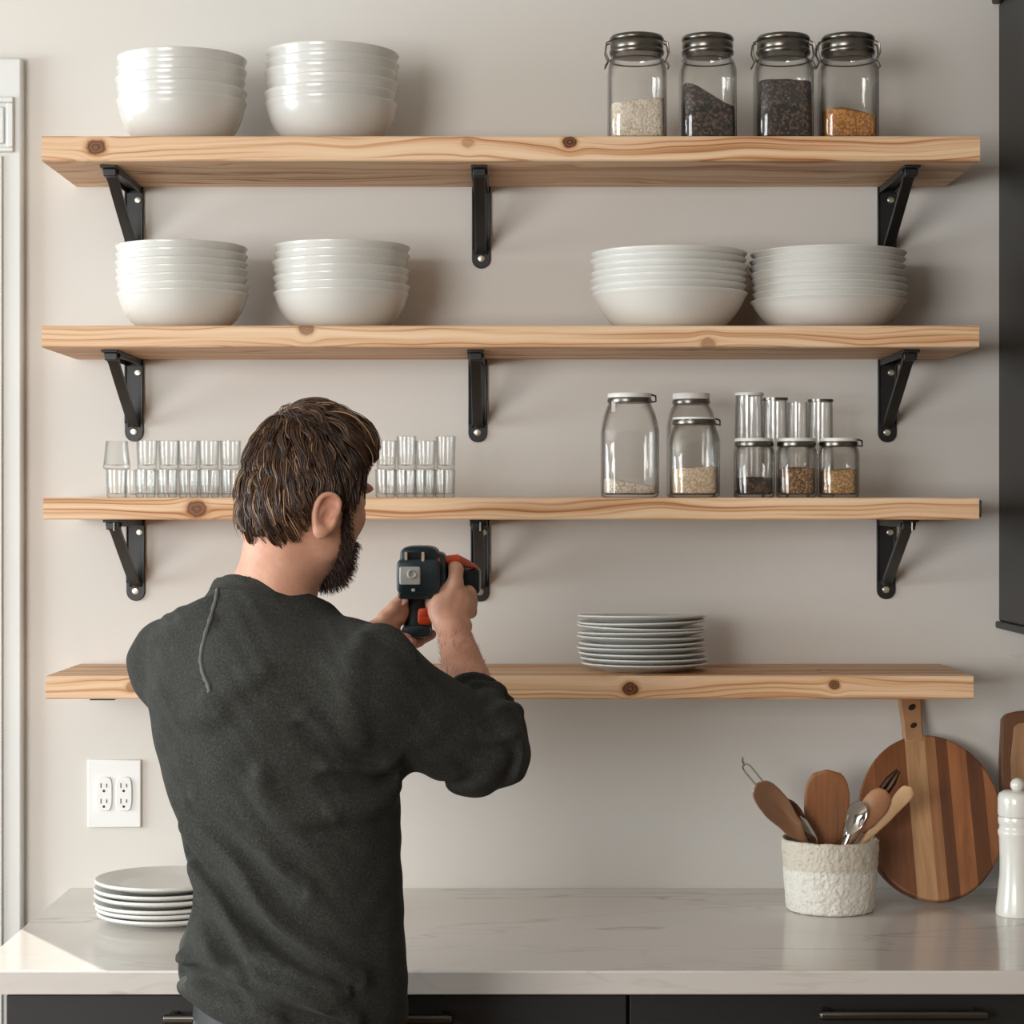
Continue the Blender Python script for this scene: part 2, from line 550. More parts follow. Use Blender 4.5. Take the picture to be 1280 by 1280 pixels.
# ---------------------------------------------------------------- electrical outlet
M['plate'] = plain('outlet_plastic', srgb(232, 231, 226), 0.35, vary=0.01)
M['slot'] = plain('outlet_slot', srgb(40, 36, 32), 0.6)
ox, oz = P(143.5, 0, DW).x, P(0, 991.5, DW).z
root = empty('wall_outlet', (ox, 0, oz))
tag(root, 'white double electrical outlet on the wall left of the man', 'outlet')
w, h = 33.5 * DW / F, 42.5 * DW / F
MB().box((-w, -0.006, -h), (w, -0.0005, h)).build('cover_plate', M['plate'], root, bevel=0.002)
for cx in (-0.0165, 0.0165):
    mb = MB()
    mb.prism([(cx + 0.0135 * math.copysign(abs(math.cos(t)) ** 0.45, math.cos(t)), 0.0285 * math.copysign(abs(math.sin(t)) ** 0.6, math.sin(t))) for t in [2 * math.pi * i / 28 for i in range(28)]], 'y', -0.0095, -0.005)
    r = mb.build('receptacle', M['plate'], root, bevel=0.001)
    s = MB()
    for sz in (0.014, -0.012):
        s.box((cx - 0.0055, -0.0099, sz - 0.004), (cx - 0.004, -0.009, sz + 0.004)).box((cx + 0.004, -0.0099, sz - 0.003), (cx + 0.0055, -0.009, sz + 0.003))
        s.prism([(cx + 0.0022 * math.cos(t), sz - 0.009 + 0.0022 * math.sin(t)) for t in [2 * math.pi * i / 12 for i in range(12)]], 'y', -0.0099, -0.009)
    s.build('slots', M['slot'], r, smooth=False)
# ---------------------------------------------------------------- shelves
SD = 0.27
DF = DW - SD
SF = DF / F


def fx(px):
    return (px - 640) * SF


def fz(py):
    return CAMZ - (py - 640) * SF


SHELF = {}
rows = [('top', 52, 1225, 170, 201, [(120, 184, 0.0125, 0.9), (712, 178, 0.0095, 1.0), (585, 178, 0.008, 0.35)]),
        ('second', 52, 1224, 407, 434, [(383, 411, 0.010, 0.6), (885, 430, 0.010, 0.45)]),
        ('third', 54, 1224, 622, 649.5, [(246, 636, 0.0135, 0.85)]),
        ('lowest', 57, 1217, 845, 874, [(788, 861, 0.0105, 1.0), (1043, 856, 0.0075, 0.9), (165, 858, 0.008, 0.5)])]
for i, (nm, l, r, t, b, kn) in enumerate(rows):
    x0, x1, z1, z0 = fx(l), fx(r), fz(t), fz(b)
    cx, cz = (x0 + x1) / 2, (z0 + z1) / 2
    knots = [(fx(kx) - cx, fz(kz) - cz, kr, kd) for kx, kz, kr, kd in kn]
    mat = pine('knotty_pine_' + nm, knots, seed=i * 7.3 + 1.0)
    mb = MB()
    N = 90
    rings = []
    for k in range(N + 1):      # slightly waney, eased edges along the length
        x = (x1 - x0) * (k / N - 0.5)
        hz, hy = (z1 - z0) / 2, SD / 2
        w = lambda q: 0.0009 * mnoise.noise(Vector((x * 6 + q * 9.1, i * 5.5, q)))
        e = 0.0022
        rings.append([(x, -hy + w(1), -hz + e), (x, -hy + e, -hz + w(2) * 0.6), (x, hy - e, -hz), (x, hy, -hz + e), (x, hy, hz - e), (x, hy - e, hz),
                      (x, -hy + e, hz + 0.0), (x, -hy + w(1), hz - e)])
    mb.rings(rings)
    o = mb.build('floating_shelf', mat, smooth=True, angle=30)
    o.location = (cx, -SD / 2, cz)
    tag(o, {'top': 'knotty pine shelf, the topmost, holding bowls and clamp jars',
            'second': 'knotty pine shelf, second from the top, holding four bowl stacks',
            'third': 'knotty pine shelf, third from the top, holding tumblers and glass jars',
            'lowest': 'knotty pine shelf, the lowest, holding only a plate stack'}[nm], 'shelf', 'pine shelves')
    SHELF[nm] = (x0, x1, z0, z1, o)
M['endcap'] = plain('dark_end_cap', srgb(40, 34, 30), 0.5)
o = SHELF['third'][4]
MB().box((o.dimensions.x / 2 - 0.0, -0.135, -0.0135), (o.dimensions.x / 2 + 0.004, 0.12, 0.0135)).build('end_cap', M['endcap'], o, bevel=0.003)
o.children[0]['label'] = 'dark cap on the right end'

# ---------------------------------------------------------------- brackets
M['iron'] = plain('black_iron', srgb(19, 18, 17), 0.45, 0.0, vary=0.15, bump=0.06, bscale=300)
M['screw'] = plain('bright_screw', srgb(214, 204, 186), 0.3, 0.9, vary=0.1)
M['bare_steel'] = plain('bare_steel', srgb(128, 120, 110), 0.4, 0.9)


def screw(mb, x, y, z, r=0.0062):
    """Pan head with a cross recess, facing -y."""
    mb.lathe([(0.0, 0.0), (r, 0.0), (r, 0.0012), (r * 0.75, 0.003), (0.0, 0.0036)], 14)
    n = 14 * 5
    vs = mb.v[-n:]
    mb.v[-n:] = [(x + a, y - c, z + b) for a, b, c in vs]


def make_bracket(h, arm, style):
    """Origin: wall plane, underside of the shelf. h = plate height, arm = arm length."""
    root = empty('shelf_bracket')
    hw = 0.0155
    out = [(-hw, 0.0), (hw, 0.0), (hw, -h + hw)] + [(hw * math.cos(t), -h + hw + hw * math.sin(t)) for t in [-math.pi * i / 10 for i in range(1, 10)]] + [(-hw, -h + hw)]
    mb = MB()
    mb.prism(out, 'y', -0.0045, -0.0004)
    mb.box((-hw, -0.008, -h + 0.03), (-hw + 0.003, -0.004, -0.004)).box((hw - 0.003, -0.008, -h + 0.03), (hw, -0.004, -0.004))
    mb.build('wall_plate', M['iron'], root, bevel=0.001)
    mb = MB()
    aw = 0.013
    mb.box((-aw, -arm, -0.0045), (aw, -0.001, -0.0003))
    mb.box((-aw, -arm * 0.90, -0.011), (-aw + 0.003, -0.004, -0.004)).box((aw - 0.003, -arm * 0.90, -0.011), (aw, -0.004, -0.004))
    mb.build('arm', M['iron'], root, bevel=0.001)
    # curved brace, a flat bar from low on the plate to the outer arm
    mb = MB()
    a, c, b = Vector((0, -0.006, -h * 0.80)), Vector((0, -arm * 0.34, -h * 0.56)), Vector((0, -arm * 0.90, -0.008))
    pts = []
    for k in range(17):
        t = k / 16
        pts.append(a * (1 - t) ** 2 + c * 2 * t * (1 - t) + b * t * t)
    bw, bt = 0.0085, 0.0045
    rings = []
    for k, p in enumerate(pts):
        tg = (pts[min(k + 1, 16)] - pts[max(k - 1, 0)]).normalized()
        nn = Vector((0, tg.z, -tg.y))
        w = bw * (1.25 if k in (0, 16) else 1.0)
        rings.append([p + Vector((-w, 0, 0)) - nn * bt, p + Vector((w, 0, 0)) - nn * bt, p + Vector((w, 0, 0)) + nn * bt, p + Vector((-w, 0, 0)) + nn * bt])
    mb.rings(rings)
    mb.box((-0.010, -arm * 0.95, -0.016), (0.010, -arm * 0.84, -0.0044))
    mb.build('brace', M['iron'], root, bevel=0.0012)
    for z in (-0.022, -h + 0.0165):
        if z > -0.03 and style == 'middle':
            continue
        mb = MB()
        screw(mb, 0.0 if z < -0.03 else 0.007, -0.0045, z)
        mb.build('screw', M['screw'], root)
    if style == 'hinged':
        mb = MB()
        mb.box((-0.012, -arm * 0.5, -0.012), (0.012, -arm * 0.42, -0.004)).build('hinge_clip', M['bare_steel'], root, bevel=0.0008)['label'] = 'bare steel clip'
        MB().tube([(0.004, -arm * 0.97, -0.004), (0.004, -arm * 0.97, -0.018)], 0.0018, 8).build('hinge_pin', M['bare_steel'], root)
        MB().tube([(-0.004, -arm * 0.66, -0.008), (-0.004, -arm * 0.64, -0.034)], 0.0016, 8).build('hinge_pin', M['bare_steel'], root)
    return root


side = {'l': 'left', 'm': 'middle', 'r': 'right'}
shelf_txt = {'top': 'under the topmost shelf', 'second': 'under the second shelf from the top', 'third': 'under the third shelf from the top'}
spec = [('top', 'l', 168, 335, 0.235), ('top', 'm', 601.5, 336, 0.235), ('top', 'r', 1108, 335, 0.235),
        ('second', 'l', 168, 552, 0.225), ('second', 'm', 597, 553, 0.225), ('second', 'r', 1108.5, 553, 0.225),
        ('third', 'l', 170, 751, 0.225), ('third', 'm', 600, 752, 0.225), ('third', 'r', 1107, 749, 0.225)]
for shelf, s, px, pyb, arm in spec:
    z0 = SHELF[shelf][2]
    h = z0 - P(0, pyb, DW).z
    o = make_bracket(h, arm, 'middle' if s == 'm' and shelf != 'third' else ('hinged' if shelf == 'third' else 'plain'))
    o.location = (P(px, 0, DW).x, 0, z0)
    extra = {'l': 'the leftmost', 'm': 'the middle one', 'r': 'the rightmost'}[s]
    if shelf == 'third' and s == 'm':
        extra = 'the one by the drill'
    tag(o, 'black iron bracket %s, %s' % (shelf_txt[shelf], extra), 'bracket', 'shelf brackets')
# steel tab under the lowest shelf
x0, x1 = P(112, 0, DF + 0.02).x, P(143, 0, DF + 0.02).x
o = MB().box((0, 0, -0.0035), (x1 - x0, 0.2, -0.0003)).build('mounting_tab', M['iron'], bevel=0.0008)
o.location = (x0, -0.25, SHELF['lowest'][2])
tag(o, 'thin black metal tab under the left end of the lowest shelf', 'bracket')

# ---------------------------------------------------------------- bowls
M['ceramic'] = plain('glazed_white_ceramic', srgb(210, 207, 200), 0.2, vary=0.012, Coat_Weight=0.12, Coat_Roughness=0.08)
M['ceramic_matte'] = plain('satin_white_ceramic', srgb(214, 211, 204), 0.32, vary=0.012)


def bowl_mesh(name, R, H, rb, t=0.0027, mat='ceramic', k=0.72):
    def g(x):
        return k * math.sqrt(max(0, 1 - (1 - x) ** 2)) + (1 - k) * x
    outer = [(0.0, 0.0015), (rb * 0.72, 0.0015), (rb * 0.76, 0.0), (rb * 0.92, 0.0)]
    for i in range(19):
        x = (i / 18) ** 1.5
        fl = 0.0020 * max(0, (x - 0.90) / 0.10) ** 2
        outer.append((rb + (R - 0.0020 - rb) * g(x) + fl, 0.001 + (H - 0.001) * x))
    lip = [(R - 0.0003, H + 0.0009), (R - t * 0.5, H + 0.0016), (R - t + 0.0003, H + 0.0008)]
    inner = []
    for i in range(18, -1, -1):
        x = (i / 18) ** 1.5
        inner.append((rb + (R - 0.0018 - rb) * g(x) - t * (1.0 + 0.6 * (1 - x)), 0.001 + (H - 0.001) * x + t * 1.1 * (1 - x) + 0.0))
    inner.append((0.0, inner[-1][1]))
    return MB().lathe(outer + lip + inner, 72).build(name, M[mat], angle=60)


def stack(name, kind, cx_px, R_px, shelf, apex, n, rb_k, where, cat, Dc, mat='ceramic', k=0.72, seed=0):
    rnd = random.Random(seed)
    sc = Dc / F
    R = R_px * sc
    zt = SHELF[shelf][3]
    zrim = [CAMZ + (640 - a) * (Dc - R) / F for a in (apex[0], apex[1])]   # top rim, bottom rim
    H = zrim[1] - zt
    step = (zrim[0] - zrim[1]) / (n - 1)
    first = None
    for i in range(n):
        o = bowl_mesh(name, R, H - 0.0016, R * rb_k, mat=mat, k=k, t=min(0.0023, step * 0.2)) if first is None else first.copy()
        if first is None:
            first = o
        else:
            COL.objects.link(o)
        dx, dy = (0, 0) if i == 0 else (rnd.uniform(-1, 1) * 0.0022, rnd.uniform(-1, 1) * 0.0015)
        o.location = ((cx_px - 640) * sc + dx, Dc - DW + dy, zt + 0.0002 + step * i)
        o.rotation_euler = (0 if i == 0 else rnd.uniform(-1, 1) * 0.008, 0 if i == 0 else rnd.uniform(-0.3, 1) * 0.012, rnd.uniform(0, 6))
        pos = 'the bottom one' if i == 0 else ('the topmost' if i == n - 1 else '%s from the bottom' % ORD[i])
        tag(o, '%s, %s, %s' % (kind, where, pos), cat, where)


stack('deep_bowl', 'white glazed bowl', 227, 81, 'top', (57, 112), 5, 0.46, 'left stack on the topmost shelf', 'bowl', 3.452, seed=3, k=0.86)
stack('deep_bowl', 'white glazed bowl', 414.5, 83, 'top', (50, 115), 6, 0.46, 'right stack on the topmost shelf', 'bowl', 3.452, seed=4, k=0.86)
stack('deep_bowl', 'white glazed bowl', 228.5, 82, 'second', (299, 359), 7, 0.5, 'leftmost stack on the second shelf', 'bowl', 3.455, seed=5, k=0.80)
stack('deep_bowl', 'white glazed bowl', 426.5, 85, 'second', (298, 358), 7, 0.5, 'second stack from the left, second shelf', 'bowl', 3.455, seed=6, k=0.80)
stack('shallow_bowl', 'white pasta bowl', 837, 97.5, 'second', (305, 357), 7, 0.55, 'left pasta stack on the second shelf', 'bowl', 3.46, 'ceramic_matte', 0.58, seed=7)
stack('shallow_bowl', 'white pasta bowl', 1035, 97, 'second', (305, 367), 8, 0.55, 'right pasta stack on the second shelf', 'bowl', 3.46, 'ceramic_matte', 0.58, seed=8)


# ---------------------------------------------------------------- plates
def plate_mesh(name, R, t=0.0038, rise=0.010, oval=1.0):
    prof = [(0.0, 0.001), (R * 0.56, 0.001), (R * 0.58, 0.0), (R * 0.63, 0.0), (R * 0.66, 0.002), (R * 0.80, rise * 0.55), (R * 0.97, rise), (R, rise + t * 0.45), (R * 0.985, rise + t),
            (R * 0.80, rise * 0.55 + t), (R * 0.66, t + 0.0015), (R * 0.6, t + 0.001), (0.0, t + 0.001)]
    return MB().lathe(prof, 72, sy=oval).build(name, M['ceramic_matte'], angle=60)


def plate_stack(cx_px, R_px, Dc, z0, step, n, where, seed, shifts=None, tilt=None, thick=0.0038):
    rnd = random.Random(seed)
    sc = Dc / F
    first = None
    z = z0 + 0.0003
    for i in range(n):
        o = plate_mesh('dinner_plate', R_px * sc, thick) if first is None else first.copy()
        if first is None:
            first = o
        else:
            COL.objects.link(o)
        dx = (shifts[i] if shifts else rnd.uniform(-1.5, 1.5)) * sc
        o.location = ((cx_px - 640) * sc + dx, Dc - DW + rnd.uniform(-1, 1) * 0.002, z)
        o.rotation_euler = (0, tilt[i] if tilt else 0, rnd.uniform(0, 6))
        z += step[i] if isinstance(step, (list, tuple)) else step
        pos = 'the bottom one' if i == 0 else ('the topmost' if i == n - 1 else '%s from the bottom' % ORD[i])
        tag(o, 'white plate in the %s, %s' % (where, pos), 'plate', where)


plate_stack(804, 80, 3.45, SHELF['lowest'][3], 0.0083, 10, 'plate stack on the lowest shelf', 2, [2, 1, -1, -3, -1, -3, -2, -3, -2, -2],
            [0, 0.002, 0.004, 0.012, 0.016, 0.016, 0.022, 0.022, 0.024, 0.026])
plate_stack(205, 86, 3.318, CT, [0.0085, 0.0075, 0.0125, 0.0085, 0.0125, 0.008], 6, 'plate stack on the worktop', 5, [3, 1, -1, 0, -1, 0], None, 0.0062)
# ---------------------------------------------------------------- glass jars
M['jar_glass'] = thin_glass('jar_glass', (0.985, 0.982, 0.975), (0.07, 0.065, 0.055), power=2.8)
M['tumbler_glass'] = thin_glass('tumbler_glass', (0.985, 0.988, 0.985), (0.62, 0.63, 0.61), gloss=0.55, power=2.5)
M['tin'] = plain('tin_lid', srgb(112, 107, 99), 0.28, 1.0, vary=0.1)
M['wire'] = plain('bail_wire', srgb(120, 112, 102), 0.3, 1.0)
M['white_lid'] = plain('white_lid_enamel', srgb(228, 224, 216), 0.3)
M['rice'] = grainy('rice_grains', srgb(214, 196, 172), srgb(248, 238, 222), srgb(238, 224, 204), 330)
M['dark_seed'] = grainy('dark_seeds', srgb(12, 9, 7), srgb(104, 78, 56), srgb(26, 18, 13), 300)
M['amber'] = grainy('amber_seeds', srgb(150, 92, 34), srgb(214, 150, 72), srgb(184, 120, 50), 330)
M['brown_seed'] = grainy('brown_lentils', srgb(96, 66, 40), srgb(176, 136, 92), srgb(134, 98, 62), 380)
M['peppercorn'] = grainy('peppercorns', srgb(28, 19, 13), srgb(108, 74, 48), srgb(58, 38, 24), 260)
M['gold_seed'] = grainy('golden_grains', srgb(150, 112, 70), srgb(208, 168, 112), srgb(180, 138, 88), 420)
M['oats'] = grainy('oat_flakes', srgb(206, 178, 146), srgb(240, 218, 190), srgb(226, 200, 168), 320)


def jar_body(H, w, shoulder, neck_r, neck_h, e=5.0):
    """Sections (z, a, b, exponent) of a square jar with rounded corners; outer then inner wall."""
    hw = w / 2
    zs = H - neck_h
    out = [(0.0, hw * 0.5, hw * 0.5, e), (0.0, hw * 0.88, hw * 0.88, e), (0.0025, hw * 0.97, hw * 0.97, e), (0.007, hw, hw, e), (zs - shoulder, hw, hw, e)]
    for i in range(1, 8):
        t = i / 7
        s = math.sin(t * math.pi / 2)
        c = 1 - math.cos(t * math.pi / 2)
        a = hw + (neck_r - hw) * (0.55 * t + 0.45 * c)
        out.append((zs - shoulder + shoulder * (0.6 * t + 0.4 * s), a, a, e + (2.0 - e) * t))
    out += [(H - 0.004, neck_r, neck_r, 2.0), (H, neck_r - 0.001, neck_r - 0.001, 2.0)]
    t = 0.0028
    inn = [(z + (t * 1.6 if i < 3 else 0), max(a - t, 0.004), max(b - t, 0.004), ex) for i, (z, a, b, ex) in enumerate(out)]
    inn[-1] = (H - 0.0005, neck_r - t, neck_r - t, 2.0)
    return out, inn


def fill(name, w, h_l, h_r, mat, label, cat, group, e=5.0, mound=0.0, z0=0.0055):
    """Loose dry goods inside a jar: a levelled or sloping heap that fits the glass."""
    hw = w / 2 - 0.0042
    N = 26
    rings, seg = [], 40

    def sec(a, z):
        r = []
        for j in range(seg):
            t = 2 * math.pi * j / seg
            ct, st = math.cos(t), math.sin(t)
            x, y = a * math.copysign(abs(ct) ** (2 / e), ct), a * math.copysign(abs(st) ** (2 / e), st)
            r.append((x, y, z if not callable(z) else z(x, y)))
        return r

    def top(x, y):
        u = (x / hw + 1) / 2
        s = u * u * (3 - 2 * u)
        m = mound * (1 - min(1, (x * x + y * y) / (hw * hw)))
        return z0 + h_l + (h_r - h_l) * s + m + 0.0012 * mnoise.noise(Vector((x * 130, y * 130, h_l * 90)))
    rings.append(sec(hw * 0.92, z0))
    rings.append(sec(hw, z0 + 0.004))
    rings.append(sec(hw, lambda x, y: top(x, y) - 0.0008))
    for k in (0.96, 0.8, 0.6, 0.4, 0.2, 0.02):
        rings.append(sec(hw * k, top))
    o = MB().rings(rings).build(name, M[mat])
    return tag(o, label, cat, group, 'stuff')


def clamp_jar(w, H):
    """Square jar with tin screw-look lid, rubber ring and wire bails."""
    root = empty('clamp_jar')
    neck_r = w * 0.455
    lid_h = 0.030
    out, inn = jar_body(H - lid_h + 0.006, w, 0.022, neck_r * 0.97, 0.012)
    mb = MB()
    mb.sloft(out + inn[::-1], 56)
    mb.build('jar_body', M['jar_glass'], root, angle=50)
    z = H - lid_h
    R = neck_r
    prof = [(0.0, z + 0.001), (R * 0.99, z), (R * 1.03, z + 0.003), (R * 1.03, z + 0.007), (R * 0.985, z + 0.009), (R * 1.0, z + 0.012), (R * 1.0, z + 0.019), (R * 0.97, z + 0.021),
            (R * 1.02, z + 0.0235), (R * 1.02, z + 0.027), (R * 0.97, z + 0.030), (R * 0.9, z + 0.0305), (R * 0.88, z + 0.0293), (0.0, z + 0.0290)]
    lid = MB().lathe(prof, 56).build('lid', M['tin'], root, angle=50)
    return root, R, z


def bail(root, R, z, sides):
    for s in sides:
        mb = MB()
        x = s * (R * 1.05)
        mb.tube([(x - s * 0.002, -0.010, z + 0.022), (x + s * 0.004, -0.010, z + 0.019), (x + s * 0.006, -0.010, z + 0.004), (x + s * 0.001, -0.010, z - 0.008), (x + s * 0.006, -0.010, z - 0.018),
                 (x + s * 0.006, 0.010, z - 0.018), (x + s * 0.001, 0.010, z - 0.008), (x + s * 0.006, 0.010, z + 0.004), (x + s * 0.004, 0.010, z + 0.019), (x - s * 0.002, 0.010, z + 0.022)], 0.0014, 8)
        mb.tube([(x + s * 0.001, -0.011, z - 0.008), (x + s * 0.001, 0.011, z - 0.008)], 0.0017, 8)
        mb.build('wire_bail', M['wire'], root)


def wire_ring(root, R, z):
    pts = [(R * math.cos(t), R * math.sin(t), z) for t in [2 * math.pi * i / 40 for i in range(40)]]
    MB().tube(pts, 0.0013, 6, closed=True).build('wire_ring', M['wire'], root)


def put(o, px, D, z):
    o.location = ((px - 640) * D / F, D - DW, z)
    return o


TJ = 3.41
zt = SHELF['top'][3] + 0.0003
sj = TJ / F
for px, wpx, top, sides, nm, c in ((796, 73, 41, (-1, 1), 'rice', ('white rice filling the leftmost clamp jar on the topmost shelf', 'rice', 'rice', 0.054, 0.062, 0.004)),
                                   (884.5, 70, 41, (), 'dark_seed', ('dark seeds sloping inside the second clamp jar on the topmost shelf', 'seeds', 'dark_seeds', 0.086, 0.050, 0.0)),
                                   (979, 72, 41, (-1, 1), 'dark_seed', ('dark seeds nearly filling the third clamp jar on the topmost shelf', 'seeds', 'dark_seeds', 0.090, 0.088, 0.006)),
                                   (1060, 72, 41, (-1, 1), 'amber', ('amber seeds half filling the rightmost clamp jar on the topmost shelf', 'seeds', 'amber_seeds', 0.045, 0.036, 0.010))):
    w = wpx * sj
    H = CAMZ + (640 - top) * (TJ - 0.03) / F - zt
    root, R, zl = clamp_jar(w, H)
    put(root, px, TJ, zt)
    if sides:
        bail(root, R, zl, sides)
    wire_ring(root, R * 1.0, zl - 0.008)
    who = {796: 'the leftmost, full of white rice', 884.5: 'second from the left, with sloping dark seeds', 979: 'third from the left, nearly full of dark seeds', 1060: 'the rightmost, half full of amber seeds'}[px]
    tag(root, 'square glass clamp jar with tin lid, %s' % who, 'jar', 'clamp jars on the topmost shelf')
    s = fill(c[1], w, c[3], c[4], nm, c[0], c[1], 'jar contents', mound=c[5])
    put(s, px, TJ, zt + 0.0002)

# a plain square glass standing half behind the third clamp jar
out, inn = jar_body(0.098, 0.070, 0.012, 0.030, 0.006)
o = MB().sloft(out + inn[::-1], 48).build('square_glass', M['jar_glass'], angle=50)
put(o, 972, 3.505, zt)
tag(o, 'empty square glass half hidden behind the third clamp jar', 'jar')


# jars on the third shelf
def lid_jar(w, H, lid_r, lid_h, lid_mat, shoulder, neck_h, clasp=None, e=4.0, name='glass_jar', white_top=True):
    root = empty(name)
    out, inn = jar_body(H - 0.003, w, shoulder, lid_r * 0.95, neck_h, e)
    MB().sloft(out + inn[::-1], 56).build('jar_body', M['jar_glass'], root, angle=50)
    z = H - lid_h
    R = lid_r
    MB().lathe([(R * 0.96, z), (R, z + 0.001), (R, H - 0.0015), (R * 0.97, H), (R * 0.3, H + 0.0006), (0.0, H + 0.0006)] + [(0.0, H - 0.0026), (R * 0.955, H - 0.0026)], 48).build('lid', M[lid_mat], root, angle=50)
    MB().lathe([(R * 0.93, z - 0.0075), (R * 1.0, z - 0.0068), (R * 1.015, z - 0.004), (R * 1.0, z - 0.001), (R * 0.93, z - 0.0005)], 48).build('lid_ring', M['tin'], root)
    if clasp:
        s = clasp
        MB().tube([(s * R * 0.98, -0.006, H - 0.002), (s * (R + 0.006), -0.004, H - 0.004), (s * (R + 0.007), 0, H - 0.012), (s * R * 1.0, 0.002, z - 0.006)], 0.0015, 8).build('clasp', M['wire'], root)
    return root


T3 = 3.39
z3 = SHELF['third'][3] + 0.0003
s3 = T3 / F


def H3(py, D):
    return CAMZ + (640 - py) * D / F - z3


G3 = 'glass jars on the third shelf'
j = put(lid_jar(72 * s3, H3(492, T3), 27.5 * s3, 0.0075, 'white_lid', 0.045, 0.012, 1, 4.5), 787, T3, z3)
MB().box((-0.030, -0.0345, H3(492, T3) - 0.030), (-0.024, -0.0335, H3(492, T3) - 0.014)).build('paper_tab', M['white_lid'], j)
tag(j, 'large square glass jar with white lid, low flour inside, leftmost on the third shelf', 'jar', G3)
put(fill('flour', 72 * s3, 0.024, 0.012, 'rice', 'pale flour sloping low in the large leftmost jar on the third shelf', 'flour', 'jar contents', 4.5), 787, T3, z3 + 0.0002)
j = put(lid_jar(62 * s3, H3(492, 3.475), 24 * s3, 0.010, 'white_lid', 0.034, 0.014, None, 4.0), 864, 3.475, z3)
tag(j, 'tall glass jar with white lid standing behind the jar of oats', 'jar', G3)
T3b = 3.378
j = put(lid_jar(63 * s3, H3(522, T3b), 27 * s3, 0.004, 'white_lid', 0.024, 0.010, 1, 4.0), 867.5, T3b, z3)
tag(j, 'medium glass jar half full of oats, in front of the tall jar', 'jar', G3)
put(fill('oats', 63 * s3, 0.040, 0.042, 'oats', 'pale oats half filling the medium jar on the third shelf', 'oats', 'jar contents', 4.0), 867.5, T3b, z3 + 0.0002)
for px, mat, hl, hr, nm, cat, txt in ((942.5, 'peppercorn', 0.024, 0.025, 'peppercorns', 'peppercorns', 'black peppercorns'),
                                      (995.5, 'brown_seed', 0.040, 0.040, 'lentils', 'lentils', 'brown lentils'),
                                      (1048, 'gold_seed', 0.036, 0.038, 'grain', 'grain', 'golden grain')):
    w = 50 * s3
    j = put(lid_jar(w, H3(548, T3b), 24 * s3, 0.0055, 'white_lid', 0.012, 0.010, 1 if px == 1048 else None, 3.6), px, T3b, z3)
    tag(j, 'small glass jar with white lid holding %s, front row of the third shelf' % txt, 'jar', 'small jars on the third shelf')
    put(fill(nm, w, hl, hr, mat, '%s in the small front jar on the third shelf' % txt, cat, 'jar contents', 3.6, 0.002), px, T3b, z3 + 0.0002)


def tall_glass(H, r0, r1, ringed):
    t = 0.0018
    m = MB().lathe([(0.0, 0.0), (r0 * 0.9, 0.0), (r0, 0.003), (r1, H), (r1 - t, H), (r0 - t, 0.006), (0.0, 0.006)], 40)
    o = m.build('tall_glass', M['jar_glass'], angle=50)
    return o


for px, D, py, r0, r1, lid, lab in ((936.5, 3.465, 495, 19.5, 17, True, 'tall clear glass with a metal lid, back row, leftmost behind the small jars'),
                                    (969, 3.455, 499, 17, 15, True, 'tall clear glass with a thin metal rim, back row, second from left'),
                                    (997, 3.48, 503, 15, 13, False, 'faint tall clear glass without a lid, back row, third from left'),
                                    (1025.5, 3.46, 501, 17, 15, True, 'tall clear glass with a thin metal rim, back row, rightmost behind the small jars')):
    sc = D / F
    H = H3(py, D)
    o = put(tall_glass(H, r0 * sc, r1 * sc, lid), px, D, z3)
    tag(o, lab, 'glass', 'tall glasses behind the small jars')
    if lid:
        R = r1 * sc
        MB().lathe([(R * 0.9, H + 0.0003), (R * 1.06, H + 0.0003), (R * 1.08, H + 0.003), (R * 1.05, H + 0.005), (0.0, H + 0.0056)] if px == 936.5 else
                   [(R * 0.92, H - 0.002), (R * 1.06, H - 0.002), (R * 1.07, H + 0.002), (R * 0.92, H + 0.002), (R * 0.90, H)], 36).build('lid' if px == 936.5 else 'rim_ring', M['white_lid'] if px == 936.5 else M['tin'], o)


# tumblers in two tiers on the third shelf
def tumbler_mesh(H, rb, rt):
    t = 0.0017
    return MB().lathe([(0.0, 0.0), (rb * 0.88, 0.0), (rb, 0.002), (rb + (rt - rb) * 0.5, H * 0.5), (rt, H - 0.0006), (rt - t * 0.5, H), (rt - t, H - 0.0006), (rb + (rt - rb) * 0.5 - t, H * 0.5),
                       (rb - t, 0.007), (0.0, 0.0055)], 28).build('tumbler', M['tumbler_glass'], angle=50)


TD = 3.40
st = TD / F
proto = tumbler_mesh(35.5 * st, 12.2 * st, 13.4 * st)
tall = tumbler_mesh(41 * st, 11.5 * st, 12.5 * st)
flare = tumbler_mesh(35 * st, 17.0 * st, 13.5 * st)
used = set()


def tumbler(src, px, D, z, label):
    o = src if src.name not in used else src.copy()
    if src.name in used:
        COL.objects.link(o)
    used.add(src.name)
    put(o, px, D, z)
    tag(o, label, 'glass', 'tumblers in two tiers on the third shelf')
    return o


